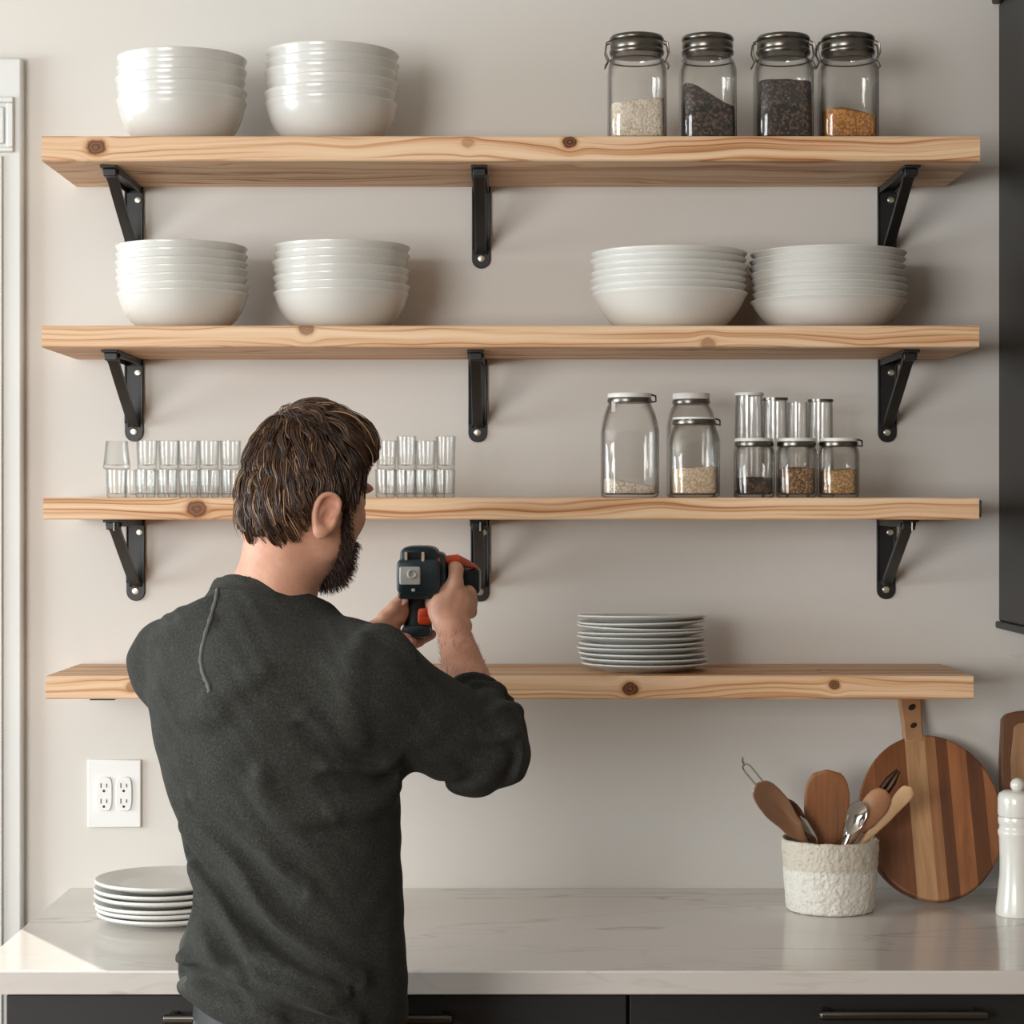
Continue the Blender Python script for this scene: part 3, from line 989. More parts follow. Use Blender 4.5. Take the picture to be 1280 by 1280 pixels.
nth = ['leftmost', 'second from left', 'third from left', 'fourth from left', 'fifth from left', 'sixth from left']
nthr = ['just right of his head', 'second right of his head', 'third right of his head', 'rightmost']
lower = [146, 182, 209, 236, 262, 289]
right = [482, 507, 531, 556]
hz = 35.7 * st
for i, px in enumerate(lower):
    tumbler(proto, px, TD, z3, 'clear tumbler, lower tier left of the man\'s head, %s' % nth[i])
    if i == 0:
        tumbler(flare, px, TD, z3 + hz, 'clear flared tumbler atop the lower tier under the bracket, leftmost')
    else:
        tumbler(proto, px + (2 if i < 3 else -1), TD + 0.002, z3 + hz, 'clear tumbler, upper tier left of the man\'s head, %s' % nth[i])
for i, px in enumerate(right):
    tumbler(proto, px, TD, z3, 'clear tumbler, lower tier right of the man\'s head, %s' % nthr[i])
    tumbler(tall if i in (1, 3) else proto, px + 1, TD + 0.001, z3 + hz, 'clear tumbler, upper tier right of the man\'s head, %s' % nthr[i])
# second row behind, seen between the front glasses
for i, px in enumerate([168, 195, 222, 249, 276]):
    tumbler(proto, px, TD + 0.075, z3, 'clear tumbler, back row left of the man\'s head, lower, %s' % nth[i])
for i, px in enumerate([494, 519, 544]):
    tumbler(proto, px, TD + 0.075, z3, 'clear tumbler, back row right of the man\'s head, %s' % ['first', 'second', 'third'][i])
# ---------------------------------------------------------------- utensil crock
def crock_mat():
    t = NT('rough_plaster')
    v = t.coords()
    n1 = t.noise(v, 90, 5.0, 0.7)
    vo = t.n('TexVoronoi', {'Vector': v, 'Scale': 150.0})
    pits = t.n('MapRange', {0: t.noise(v, 210, 3.0), 1: 0.28, 2: 0.40, 3: 1.0, 4: 0.0}).outputs[0]
    z = t.n('SeparateXYZ', {0: t.n('TexCoord').outputs['Object']}).outputs[2]
    up = t.n('MapRange', {0: z, 1: 0.064, 2: 0.072}).outputs[0]
    c = t.mix(up, srgb(226, 220, 208), srgb(206, 194, 176))
    c = t.mix(t.math('MULTIPLY', n1, 0.45), c, srgb(196, 186, 170))
    c = t.mix(t.math('MULTIPLY', pits, 0.6), c, srgb(120, 106, 90))
    h = t.math('ADD', n1, t.math('MULTIPLY', vo.outputs['Distance'], 0.5))
    return t.surf(Base_Color=c, Roughness=0.9, Normal=t.bump(h, 0.9, 0.004))


M['crock'] = crock_mat()
CD = 3.405
sc = CD / F
ccx, ccy = (1037.5 - 640) * sc, CD - DW
Hc = CAMZ + (640 - 1047) * CD / F - CT
rt, rb = 60.5 * sc, 54 * sc
prof = [(0.0, 0.0), (rb * 0.93, 0.0)]
for i in range(33):
    f = i / 32
    prof.append((rb + (rt - rb) * (f ** 0.7), 0.002 + (Hc - 0.004) * f))
prof += [(rt - 0.003, Hc), (rt - 0.007, Hc - 0.003)]
for i in range(8):
    f = 1 - i / 7
    prof.append((rb + (rt - rb) * f - 0.009, 0.01 + (Hc - 0.02) * f))
prof.append((0.0, 0.010))
mb = MB().lathe(prof, 120)
vs = []
for (x, y, z) in mb.v:
    r = math.hypot(x, y)
    if r > rb * 0.8:
        a = math.atan2(y, x)
        d = 0.0016 * mnoise.noise(Vector((x * 95, y * 95, z * 130))) + 0.0011 * mnoise.noise(Vector((x * 230, y * 230, z * 300 + 5)))
        zz = z - 0.067 - 0.002 * math.sin(a * 3)
        d -= 0.0016 * math.exp(-(zz / 0.0022) ** 2)
        k = (r + d) / r
        x, y = x * k, y * k
        z = z + (0.0012 * mnoise.noise(Vector((x * 60, y * 60, 3.3))) if z > 0.02 else 0)
    vs.append((x, y, z))
mb.v = vs
o = mb.build('utensil_crock', M['crock'], angle=None)
o.location = (ccx, ccy, CT + 0.0004)
tag(o, 'rough cream plaster crock full of cooking utensils on the worktop', 'crock')

# ---------------------------------------------------------------- utensils
M['acacia'] = striped_wood('acacia_spoon', [(-0.2, srgb(164, 106, 64))], 90.0)
M['walnut'] = striped_wood('walnut_spoon', [(-0.2, srgb(96, 58, 34))], 90.0)
M['beech'] = plain('beech_wood', srgb(206, 164, 122), 0.5, vary=0.08, scale=40)
M['spoon_brown'] = plain('warm_spoon_wood', srgb(168, 118, 82), 0.45, vary=0.1, scale=50)
M['chrome'] = plain('polished_steel', srgb(205, 200, 192), 0.12, 1.0, vary=0.04)
M['bronze'] = plain('dark_bronze', srgb(62, 44, 30), 0.3, 0.8, vary=0.2)
M['amber_resin'] = plain('glossy_brown_resin', srgb(122, 84, 56), 0.12, vary=0.1, Coat_Weight=0.6)


def utensil(name, tip_px, tip_py, D, base_dx, base_dy, base_z=0.018):
    """Empty at the foot of the utensil inside the crock; local +Z runs to the tip, local +Y towards the wall."""
    tip = P(tip_px, tip_py, D)
    base = Vector((ccx + base_dx, ccy + base_dy, CT + base_z))
    zax = (tip - base).normalized()
    yax = Vector((0, 1, 0))
    yax = (yax - zax * yax.dot(zax)).normalized()
    xax = yax.cross(zax)
    o = empty(name, base)
    o.rotation_euler = Matrix((xax, yax, zax)).transposed().to_euler()
    return o, (tip - base).length


def blade(mb, z0, z1, widths, thick, dish=0.0, seg=20):
    """Flat utensil head: widths = [(t, half width)], slightly dished towards -y."""
    rings = []
    n = 24
    for k in range(n + 1):
        t = k / n
        for (ta, wa), (tb, wb) in zip(widths, widths[1:]):
            if ta <= t <= tb:
                u = (t - ta) / (tb - ta)
                u = u * u * (3 - 2 * u)
                w = wa + (wb - wa) * u
                break
        ring = []
        for j in range(seg):
            a = 2 * math.pi * j / seg
            x = w * math.cos(a)
            y = thick * math.sin(a) + dish * math.sin(math.pi * t) * (1 - (x / max(w, 1e-6)) ** 2)
            ring.append((x, y, z0 + (z1 - z0) * t))
        rings.append(ring)
    mb.rings(rings)


def round_end(half, n=8, t0=0.72, start=None):
    s = half if start is None else start
    return [(t0 + (1 - t0) * math.sin(i / n * math.pi / 2), max(0.0008, half * math.cos(i / n * math.pi / 2))) for i in range(n + 1)]


GU = 'cooking utensils in the crock'
# wooden spatula, upright, wide
o, Lg = utensil('spatula', 1034, 962, 3.435, -0.002, 0.03)
mb = MB()
blade(mb, Lg - 0.128, Lg, [(0, 0.012), (0.18, 0.026), (0.5, 0.0365)] + [(0.62, 0.0365)] + [(0.62 + 0.38 * math.sin(i / 8 * math.pi / 2), max(0.001, 0.0365 * math.cos(i / 8 * math.pi / 2) ** 0.62)) for i in range(1, 9)], 0.0032, 0.004)
mb.build('head', M['acacia'], o, angle=60)
MB().tube([(0, 0, 0), (0, 0, Lg - 0.122)], 0.0075, 12).build('handle', M['walnut'], o)
tag(o, 'broad wooden spatula standing upright in the middle of the crock', 'spatula', GU)
# glossy brown spoon leaning left
o, Lg = utensil('serving_spoon', 946, 979, 3.385, 0.034, -0.012)
mb = MB()
blade(mb, Lg - 0.118, Lg, [(0, 0.006), (0.25, 0.016), (0.6, 0.0225), (0.7, 0.0222)] + [(0.7 + 0.3 * math.sin(i / 8 * math.pi / 2), max(0.0008, 0.0222 * math.cos(i / 8 * math.pi / 2) ** 0.8)) for i in range(1, 9)], 0.004, 0.010)
mb.build('bowl', M['amber_resin'], o, angle=60)
MB().tube([(0, 0, 0), (0, 0, Lg - 0.115)], 0.005, 12).build('handle', M['amber_resin'], o)
tag(o, 'glossy brown serving spoon leaning left out of the crock', 'spoon', GU)
# wire loop handle behind it
o, Lg = utensil('whisk', 927, 952, 3.43, 0.040, 0.012)
mb = MB()
lp = []
for i in range(25):
    a = math.pi * i / 24
    lp.append((0.0062 * math.cos(a) * (1 if abs(math.cos(a)) < 0.98 else 1), 0, Lg - 0.016 + 0.010 * math.sin(a)))
lp = [(0.0056, 0, Lg - 0.12)] + lp + [(-0.0056, 0, Lg - 0.12)]
mb.tube(lp, 0.0016, 8)
mb.tube([(0, 0, Lg - 0.008), (0.002, 0, Lg), (0.006, 0, Lg + 0.004)], [0.002, 0.0018, 0.0012], 8)
mb.build('wire_loop', M['chrome'], o)
MB().tube([(0, 0, 0), (0, 0, Lg - 0.045)], 0.005, 12).build('handle', M['bronze'], o)
tag(o, 'steel wire loop utensil, the leftmost, poking out behind the brown spoon', 'whisk', GU)
# dark wooden spoon, second from left
o, Lg = utensil('wooden_spoon', 978, 1000, 3.41, 0.030, 0.005)
mb = MB()
blade(mb, Lg - 0.085, Lg, [(0, 0.006), (0.35, 0.014), (0.65, 0.0165)] + [(0.65 + 0.35 * math.sin(i / 8 * math.pi / 2), max(0.0008, 0.0165 * math.cos(i / 8 * math.pi / 2) ** 0.8)) for i in range(1, 9)], 0.004, 0.008)
mb.build('bowl', M['walnut'], o, angle=60)
MB().tube([(0, 0, 0), (0, 0, Lg - 0.08)], 0.0048, 12).build('handle', M['walnut'], o)
tag(o, 'dark wooden spoon tucked behind the glossy brown serving spoon', 'spoon', GU)
# steel turner edge
o, Lg = utensil('spreader', 1000, 1020, 3.40, 0.022, -0.005)
mb = MB()
blade(mb, Lg - 0.06, Lg, [(0, 0.003), (0.4, 0.008), (0.8, 0.007), (1.0, 0.0015)], 0.0012)
mb.build('blade', M['chrome'], o, angle=60)
MB().tube([(0, 0, 0), (0, 0, Lg - 0.055)], 0.003, 10).build('handle', M['chrome'], o)
tag(o, 'slim steel spreader between the dark spoon and the wooden spatula', 'spreader', GU)
# steel spoon
o, Lg = utensil('steel_spoon', 1077, 1001, 3.375, -0.012, -0.03)
mb = MB()
blade(mb, Lg - 0.058, Lg, [(0, 0.005), (0.35, 0.0135), (0.65, 0.0155)] + [(0.65 + 0.35 * math.sin(i / 8 * math.pi / 2), max(0.0008, 0.0155 * math.cos(i / 8 * math.pi / 2) ** 0.8)) for i in range(1, 9)], 0.0014, 0.008)
mb.build('bowl', M['chrome'], o, angle=60)
MB().tube([(0, 0, 0), (0, 0, Lg - 0.056)], 0.0038, 12).build('handle', M['chrome'], o)
tag(o, 'polished steel spoon right of the wooden spatula', 'spoon', GU)
# dark bronze tongs
o, Lg = utensil('tongs', 1123, 963, 3.42, -0.030, 0.02)
mb = MB()
for s in (-1, 1):
    mb.tube([(s * 0.003, 0, 0), (s * 0.006, 0, Lg * 0.6), (s * 0.004, 0, Lg - 0.02), (s * 0.0015, 0, Lg)], [0.003, 0.0042, 0.0055, 0.0025], 8)
for k in range(5):
    mb.lathe([(0, -0.003), (0.0055, -0.002), (0.0055, 0.002), (0, 0.003)], 10, (0, 0, Lg - 0.075 + k * 0.009))
mb.build('arms', M['bronze'], o)
MB().tube([(-0.004, -0.003, Lg - 0.080), (-0.004, -0.006, Lg - 0.060)], 0.0028, 8).build('clasp', M['chrome'], o)
tag(o, 'dark bronze tongs leaning right above the wooden spoon', 'tongs', GU)
# warm wooden spoon leaning right
o, Lg = utensil('wooden_spoon', 1107, 987, 3.395, -0.028, -0.008)
mb = MB()
blade(mb, Lg - 0.080, Lg, [(0, 0.006), (0.3, 0.0165), (0.62, 0.0205)] + [(0.62 + 0.38 * math.sin(i / 8 * math.pi / 2), max(0.0008, 0.0205 * math.cos(i / 8 * math.pi / 2) ** 0.75)) for i in range(1, 9)], 0.0045, -0.004)
mb.build('bowl', M['spoon_brown'], o, angle=60)
MB().tube([(0, 0, 0), (0, 0, Lg - 0.075)], 0.005, 12).build('handle', M['spoon_brown'], o)
tag(o, 'rounded brown wooden spoon leaning right, beside the pale spatula', 'spoon', GU)
# pale slim spatula, rightmost
o, Lg = utensil('slim_spatula', 1139, 984, 3.40, -0.024, 0.004)
mb = MB()
blade(mb, Lg - 0.105, Lg, [(0, 0.006), (0.5, 0.0105), (0.85, 0.0125)] + [(0.85 + 0.15 * math.sin(i / 6 * math.pi / 2), max(0.0008, 0.0125 * math.cos(i / 6 * math.pi / 2) ** 0.7)) for i in range(1, 7)], 0.0025)
mb.build('head', M['beech'], o, angle=60)
MB().tube([(0, 0, 0), (0, 0, Lg - 0.10)], 0.005, 12).build('handle', M['beech'], o)
tag(o, 'pale slim wooden spatula, the rightmost, in front of the round board', 'spatula', GU)

# ---------------------------------------------------------------- round chopping board leaning on the wall
bx = {'px': [-0.2, 1118, 1143.5, 1176, 1190, 1212, 1236]}
BDm = 3.47
sb = BDm / F


def lx(px):
    return (px - 1170) * sb


M['board'] = striped_wood('laminated_walnut_board', [(-0.2, srgb(158, 100, 60)), (lx(1103), srgb(138, 84, 49)), (lx(1144), srgb(206, 158, 112)), (lx(1170), srgb(176, 122, 80)),
                                                     (lx(1183), srgb(116, 70, 41)), (lx(1197), srgb(176, 112, 68)), (lx(1220), srgb(112, 68, 40)), (lx(1240), srgb(168, 108, 66))])
M['board_handle'] = plain('board_handle_wood', srgb(178, 132, 94), 0.5, vary=0.1, scale=30)
M['hole'] = plain('handle_hole', srgb(44, 26, 16), 0.8)
b0 = P(1170, 1131, 3.432)
ztop = CT + 0.296
tilt = math.atan2(-b0.y - 0.026, ztop - CT)
BH = 0.268
root = empty('chopping_board', (b0.x + 0.004, b0.y, CT + 0.0006 + 0.021 * math.sin(tilt)))
root.rotation_euler = (-tilt, 0, 0)
tag(root, 'round striped walnut chopping board leaning on the wall', 'cutting board')
mb = MB()
out = []
ry, rx = 0.139, 0.1165
for i in range(96):
    a = 2 * math.pi * i / 96
    out.append((rx * math.cos(a), ry + ry * math.sin(a)))
mb.prism(out, 'y', 0.0, 0.020)
mb.build('board', M['board'], root, bevel=0.003, bseg=3)
hx0, hx1 = lx(1143.5), lx(1170)
hz0, hz1 = ry * 2 - 0.012, ry * 2 + 0.080
hxm, hw = (hx0 + hx1) / 2, (hx1 - hx0) / 2
mb = MB()
mb.prism([(hxm - hw * 0.95, hz0), (hxm + hw * 0.95, hz0), (hxm + hw * 0.92, hz0 + 0.03), (hxm + hw * 1.08, hz1 - 0.006), (hxm + hw * 0.8, hz1), (hxm - hw * 0.8, hz1), (hxm - hw * 1.08, hz1 - 0.006), (hxm - hw * 0.92, hz0 + 0.03)], 'y', -0.001, 0.020)
h = mb.build('handle', M['board_handle'], root, bevel=0.0025)
h['label'] = 'pale wooden handle with two holes'
for (hz, r) in ((hz0 + 0.028, 0.0048), (hz0 + 0.060, 0.0055)):
    mb = MB()
    mb.prism([(hxm + 0.001 + r * 1.15 * math.cos(t), hz + r * 0.95 * math.sin(t) + r * 0.35 * math.cos(t)) for t in [2 * math.pi * i / 20 for i in range(20)]], 'y', -0.0014, 0.004)
    mb.build('hole', M['hole'], h, smooth=False)

# ---------------------------------------------------------------- rectangular board at the right edge
root = empty('chopping_board', P(1258, 1115, 3.52))
root.location.z = CT + 0.0105
ty = math.atan2(-root.location.y - 0.024, 0.29)
root.rotation_euler = (-ty, 0, 0)
tag(root, 'dark rectangular chopping board cut off by the right edge, behind the mill', 'cutting board')
M['board_dark'] = striped_wood('dark_board', [(-0.2, srgb(120, 78, 50))])
M['board_pale'] = striped_wood('pale_board_face', [(-0.2, srgb(176, 132, 94))])
W, Hh = 0.20, 0.292
mb = MB()
mb.prism([(-0.004, 0.004), (0.0, 0.0), (W, 0.0), (W, Hh + 0.012), (0.03, Hh), (0.012, Hh - 0.004), (0.006, Hh - 0.012), (0.0, Hh - 0.08)], 'y', 0.0, 0.02)
mb.build('board', M['board_dark'], root, bevel=0.003)
mb = MB()
mb.prism([(0.014, 0.02), (W, 0.02), (W, Hh - 0.012), (0.032, Hh - 0.020), (0.024, Hh - 0.026), (0.016, Hh - 0.08)], 'y', -0.0012, 0.004)
mb.build('inlay', M['board_pale'], root, bevel=0.001)['label'] = 'paler inset face'

# ---------------------------------------------------------------- pepper mill
M['mill'] = plain('cream_lacquer', srgb(226, 221, 211), 0.22, vary=0.01, Coat_Weight=0.3)
MDp = 3.36
sm = MDp / F
root = empty('pepper_mill', ((1272 - 640) * sm, MDp - DW, CT + 0.0004))
tag(root, 'cream white pepper mill with round knob at the right edge of the worktop', 'pepper mill')


def mz(py):
    return CAMZ + (640 - py) * sm - CT


zc, zn, zk = mz(988), mz(1017), mz(1020)
r0 = 25 * sm
MB().lathe([(0.0, 0.0), (26.5 * sm, 0.0), (27 * sm, 0.003), (27 * sm, 0.010), (25 * sm, 0.03), (22.5 * sm, 0.06), (22 * sm, 0.085), (23 * sm, mz(1046)), (24.5 * sm, mz(1042)), (24.5 * sm, mz(1038)), (23 * sm, mz(1036)),
            (22.5 * sm, mz(1032)), (24 * sm, mz(1029)), (24.3 * sm, mz(1024)), (23.5 * sm, zk - 0.0006), (0.0, zk - 0.0006)], 56).build('body', M['mill'], root, angle=50)
cap = MB().lathe([(0.0, zk), (23.5 * sm, zk), (24.5 * sm, zk + 0.003), (24.5 * sm, mz(998)), (23 * sm, mz(992)), (17 * sm, mz(988.5)), (0.0, mz(988))], 56).build('cap', M['mill'], root, angle=50)
rk = 9.2 * sm
zkk = mz(981.5)
MB().lathe([(0.0, zc - 0.002), (4.5 * sm, zc - 0.002), (5 * sm, zkk - rk * 0.75)] + [(rk * math.cos(a), zkk + rk * 0.95 * math.sin(a)) for a in [math.radians(-50 + 14 * i) for i in range(10)]] + [(0.0, zkk + rk * 0.95)], 36).build('knob', M['mill'], root, angle=60)
# ---------------------------------------------------------------- cordless drill held against the middle bracket
M['teal'] = plain('dark_teal_plastic', srgb(30, 48, 54), 0.36, vary=0.1, bump=0.05)
M['rubber'] = plain('black_rubber_grip', srgb(20, 22, 24), 0.6, vary=0.1, bump=0.2, bscale=900)
M['orange'] = plain('orange_plastic', srgb(206, 70, 30), 0.4, vary=0.06)
M['label_plate'] = plain('silver_badge', srgb(206, 204, 196), 0.35, 0.15, vary=0.03)
M['indicator'] = plain('pale_indicator', srgb(226, 206, 176), 0.4)
DD = 2.965
drill = empty('cordless_drill', P(521, 797, DD))
tag(drill, 'dark teal cordless drill with orange trigger held up to the middle bracket', 'drill')
DL = Vector(drill.location)


def rbox(px0, px1, py0, py1, d0, d1, e=5.0, axis='y', taper=1.0, n=32, dm=DD):
    """Rounded block between pixel bounds at mid depth dm, from depth d0 to d1."""
    a, b = P(px0, py0, dm), P(px1, py1, dm)
    cx, cz, hw, hh = (a.x + b.x) / 2, (a.z + b.z) / 2, abs(b.x - a.x) / 2, abs(b.z - a.z) / 2
    rings = []
    y0, y1 = d0 - DW, d1 - DW
    L = y1 - y0
    for t, s in ((0, 0.90), (0.02, 0.955), (0.07, 0.99), (0.14, 1.0), (0.86, taper), (0.95, taper * 0.98), (1.0, taper * 0.9)):
        ring = []
        for j in range(n):
            q = 2 * math.pi * j / n
            c, s_ = math.cos(q), math.sin(q)
            ring.append((cx + hw * s * math.copysign(abs(c) ** (2 / e), c), y0 + L * t, cz + hh * s * math.copysign(abs(s_) ** (2 / e), s_)))
        rings.append(ring)
    return MB().rings(rings)


# main housing seen from the rear, domed upper part and squarer lower part
hs = rbox(497, 552, 697, 743, 2.925, 3.02, 6.0)
hs.build('housing', M['teal'], drill, loc=DL, angle=50)
rbox(501, 549, 682, 716, 2.929, 3.015, 3.6).build('motor_cover', M['teal'], drill, loc=DL, angle=50)
rbox(533, 558, 690, 741, 2.94, 3.02, 4.0).build('side_vent', M['teal'], drill, loc=DL, angle=50)
mb = MB()
for k in range(3):
    a, b = P(540 + k * 6, 705, 2.938), P(541.5 + k * 6, 738, 2.938)
    mb.box((a.x, 2.934 - DW, b.z), (b.x, 2.95 - DW, a.z))
mb.build('ribs', M['rubber'], drill, loc=DL, smooth=False)
# badge with its embossed swirl
bd = rbox(501.5, 527, 707.5, 729.5, 2.9215, 2.93, 14.0)
badge = bd.build('badge', M['label_plate'], drill, loc=DL, angle=50)
badge['label'] = 'square silver badge with a raised round swirl'
c = P(515.5, 718, 2.921)
pts = [(c.x + (0.0066 - 0.0011 * k / 8) * math.cos(0.6 + k * 0.36), 2.9212 - DW, c.z + (0.0062 - 0.0012 * k / 8) * math.sin(0.6 + k * 0.36)) for k in range(22)]
MB().tube(pts, [0.0006 + 0.0011 * math.sin(math.pi * k / 21) for k in range(22)], 8).build('swirl', M['label_plate'], badge)
badge.children[0].data.transform(Matrix.Translation(-DL))
# display strip with two lights
rbox(505.5, 534, 689.5, 699.5, 2.9265, 2.935, 8.0).build('display', M['rubber'], drill, loc=DL)
for a, b in ((507.5, 511), (528.5, 532)):
    rbox(a, b, 689.5, 699.5 if a < 520 else 701, 2.9245, 2.93, 6.0).build('indicator', M['indicator'], drill, loc=DL)
rbox(516, 520.5, 734.5, 738, 2.922, 2.93, 4.0).build('release_catch', M['label_plate'], drill, loc=DL)
# grip and trigger
a = P(521, 738, DD)
b = P(522.5, 797, DD)
R = 18.5 * DD / F
mb = MB()
rings = []
for t, k in ((0, 0.98), (0.25, 0.93), (0.5, 0.92), (0.75, 0.97), (0.88, 1.0), (0.95, 0.93), (0.985, 0.75), (1.0, 0.45)):
    p = a.lerp(b, t)
    rings.append([(p.x + R * k * math.cos(q), p.y + R * 1.25 * k * math.sin(q), p.z) for q in [2 * math.pi * j / 32 for j in range(32)]])
mb.rings(rings)
mb.build('grip', M['rubber'], drill, loc=DL, angle=60)
rbox(499, 545, 738, 748, 2.93, 3.01, 5.0).build('collar', M['rubber'], drill, loc=DL, angle=50)
rbox(503, 539.5, 780, 796, 2.938, 2.992, 3.0).build('base_cap', M['teal'], drill, loc=DL, angle=50)
tr = rbox(523, 540, 760, 780, 2.936, 2.965, 4.0)
tr.build('trigger', M['orange'], drill, loc=DL, angle=50)['label'] = 'orange trigger'
rbox(524.5, 535, 759, 769, 2.934, 2.955, 4.0).build('trigger_lock', M['orange'], drill, loc=DL, angle=50)
# barrel running right and away to the bracket
p0, p1 = P(548, 716, 2.975), P(578, 722, 3.06)
ax = (p1 - p0).normalized()
pts = [p0 + ax * d for d in (0.0, 0.03, 0.05, (p1 - p0).length)]
MB().tube(pts, [0.024, 0.025, 0.023, 0.022], 28).build('barrel', M['rubber'], drill, loc=DL)
# front block with orange trim
fb = rbox(573, 600.5, 710, 742, 3.01, 3.10, 7.0, dm=3.04)
fb.build('front_block', M['teal'], drill, loc=DL, angle=50)
mb = MB()
mb.tube([P(557, 700, 2.955), P(571, 698.5, 2.955), P(584, 704, 2.985), P(595, 710, 3.03)], [0.0058, 0.0062, 0.0052, 0.0035], 12)
mb.build('orange_trim', M['orange'], drill, loc=DL)['label'] = 'orange trim strip on top'
rbox(542.5, 551, 696, 704, 2.932, 2.95, 2.5).build('orange_button', M['orange'], drill, loc=DL)
q0, q1 = P(588, 726, 3.09), P(597, 727, 3.22)
MB().tube([q0, q0.lerp(q1, 0.3), q0.lerp(q1, 0.32), q1], [0.011, 0.009, 0.0035, 0.003], 20).build('chuck', M['bronze'], drill, loc=DL)
# ---------------------------------------------------------------- implicit-surface modelling (surface nets on a sparse grid)
def A3(p):
    return np.array([p[0], p[1], p[2]], dtype=np.float64)


def ell(c, rad, axes=None):
    c, rad = A3(c), A3(rad)
    R = np.eye(3) if axes is None else np.array([A3(a) for a in axes])

    def f(p):
        q = (p - c) @ R.T
        a = q / rad
        k0 = np.sqrt((a * a).sum(1)) + 1e-9
        b = q / (rad * rad)
        k1 = np.sqrt((b * b).sum(1)) + 1e-9
        return k0 * (k0 - 1.0) / k1
    return f


def cone(a, b, ra, rb):
    a, b = A3(a), A3(b)
    ba = b - a
    L2 = (ba * ba).sum()

    def f(p):
        pa = p - a
        h = np.clip((pa @ ba) / L2, 0, 1)
        d = pa - h[:, None] * ba
        return np.sqrt((d * d).sum(1)) - (ra + (rb - ra) * h)
    return f


def chain(pts, rad):
    fs = [cone(pts[i], pts[i + 1], rad[i], rad[i + 1]) for i in range(len(pts) - 1)]

    def f(p):
        d = fs[0](p)
        for g in fs[1:]:
            d = np.minimum(d, g(p))
        return d
    return f


def loft_sdf(zs, cx, cy, aa, bb, ang, ex=2.0):
    """Vertical stack of rotated ellipses; zs ascending."""
    zs = np.array(zs)
    R, Fw = np.array([math.cos(ang), -math.sin(ang)]), np.array([math.sin(ang), math.cos(ang)])

    def f(p):
        z = np.clip(p[:, 2], zs[0], zs[-1])
        x, y = p[:, 0] - np.interp(z, zs, cx), p[:, 1] - np.interp(z, zs, cy)
        a, b = np.interp(z, zs, aa), np.interp(z, zs, bb)
        u, v = np.abs(x * R[0] + y * R[1]), np.abs(x * Fw[0] + y * Fw[1])
        e = ex
        s = ((u / a) ** e + (v / b) ** e + 1e-12)
        k0 = s ** (1 / e)
        g = np.sqrt((u ** (e - 1) / a ** e) ** 2 + (v ** (e - 1) / b ** e) ** 2) * s ** (1 / e - 1) + 1e-9
        d = np.where(k0 > 0.05, (k0 - 1) / np.maximum(g, 1e-6), -np.minimum(a, b))
        d = np.maximum(d, -np.minimum(a, b))
        dz = np.maximum(np.maximum(zs[0] - p[:, 2], p[:, 2] - zs[-1]), -1.0)
        out = np.where(dz > 0, np.sqrt(np.maximum(d, 0) ** 2 + dz ** 2), np.maximum(d, dz))
        return out
    return f


def smooth_spline(xs, ys, n=6):
    """Densify a profile with Catmull-Rom so lofts have no creases."""
    xs, ys = list(xs), list(ys)
    ox, oy = [], []
    for i in range(len(xs) - 1):
        p0, p1, p2, p3 = ys[max(i - 1, 0)], ys[i], ys[i + 1], ys[min(i + 2, len(ys) - 1)]
        for k in range(n):
            t = k / n
            ox.append(xs[i] + (xs[i + 1] - xs[i]) * t)
            oy.append(0.5 * ((2 * p1) + (-p0 + p2) * t + (2 * p0 - 5 * p1 + 4 * p2 - p3) * t * t + (-p0 + 3 * p1 - 3 * p2 + p3) * t ** 3))
    ox.append(xs[-1])
    oy.append(ys[-1])
    return ox, oy


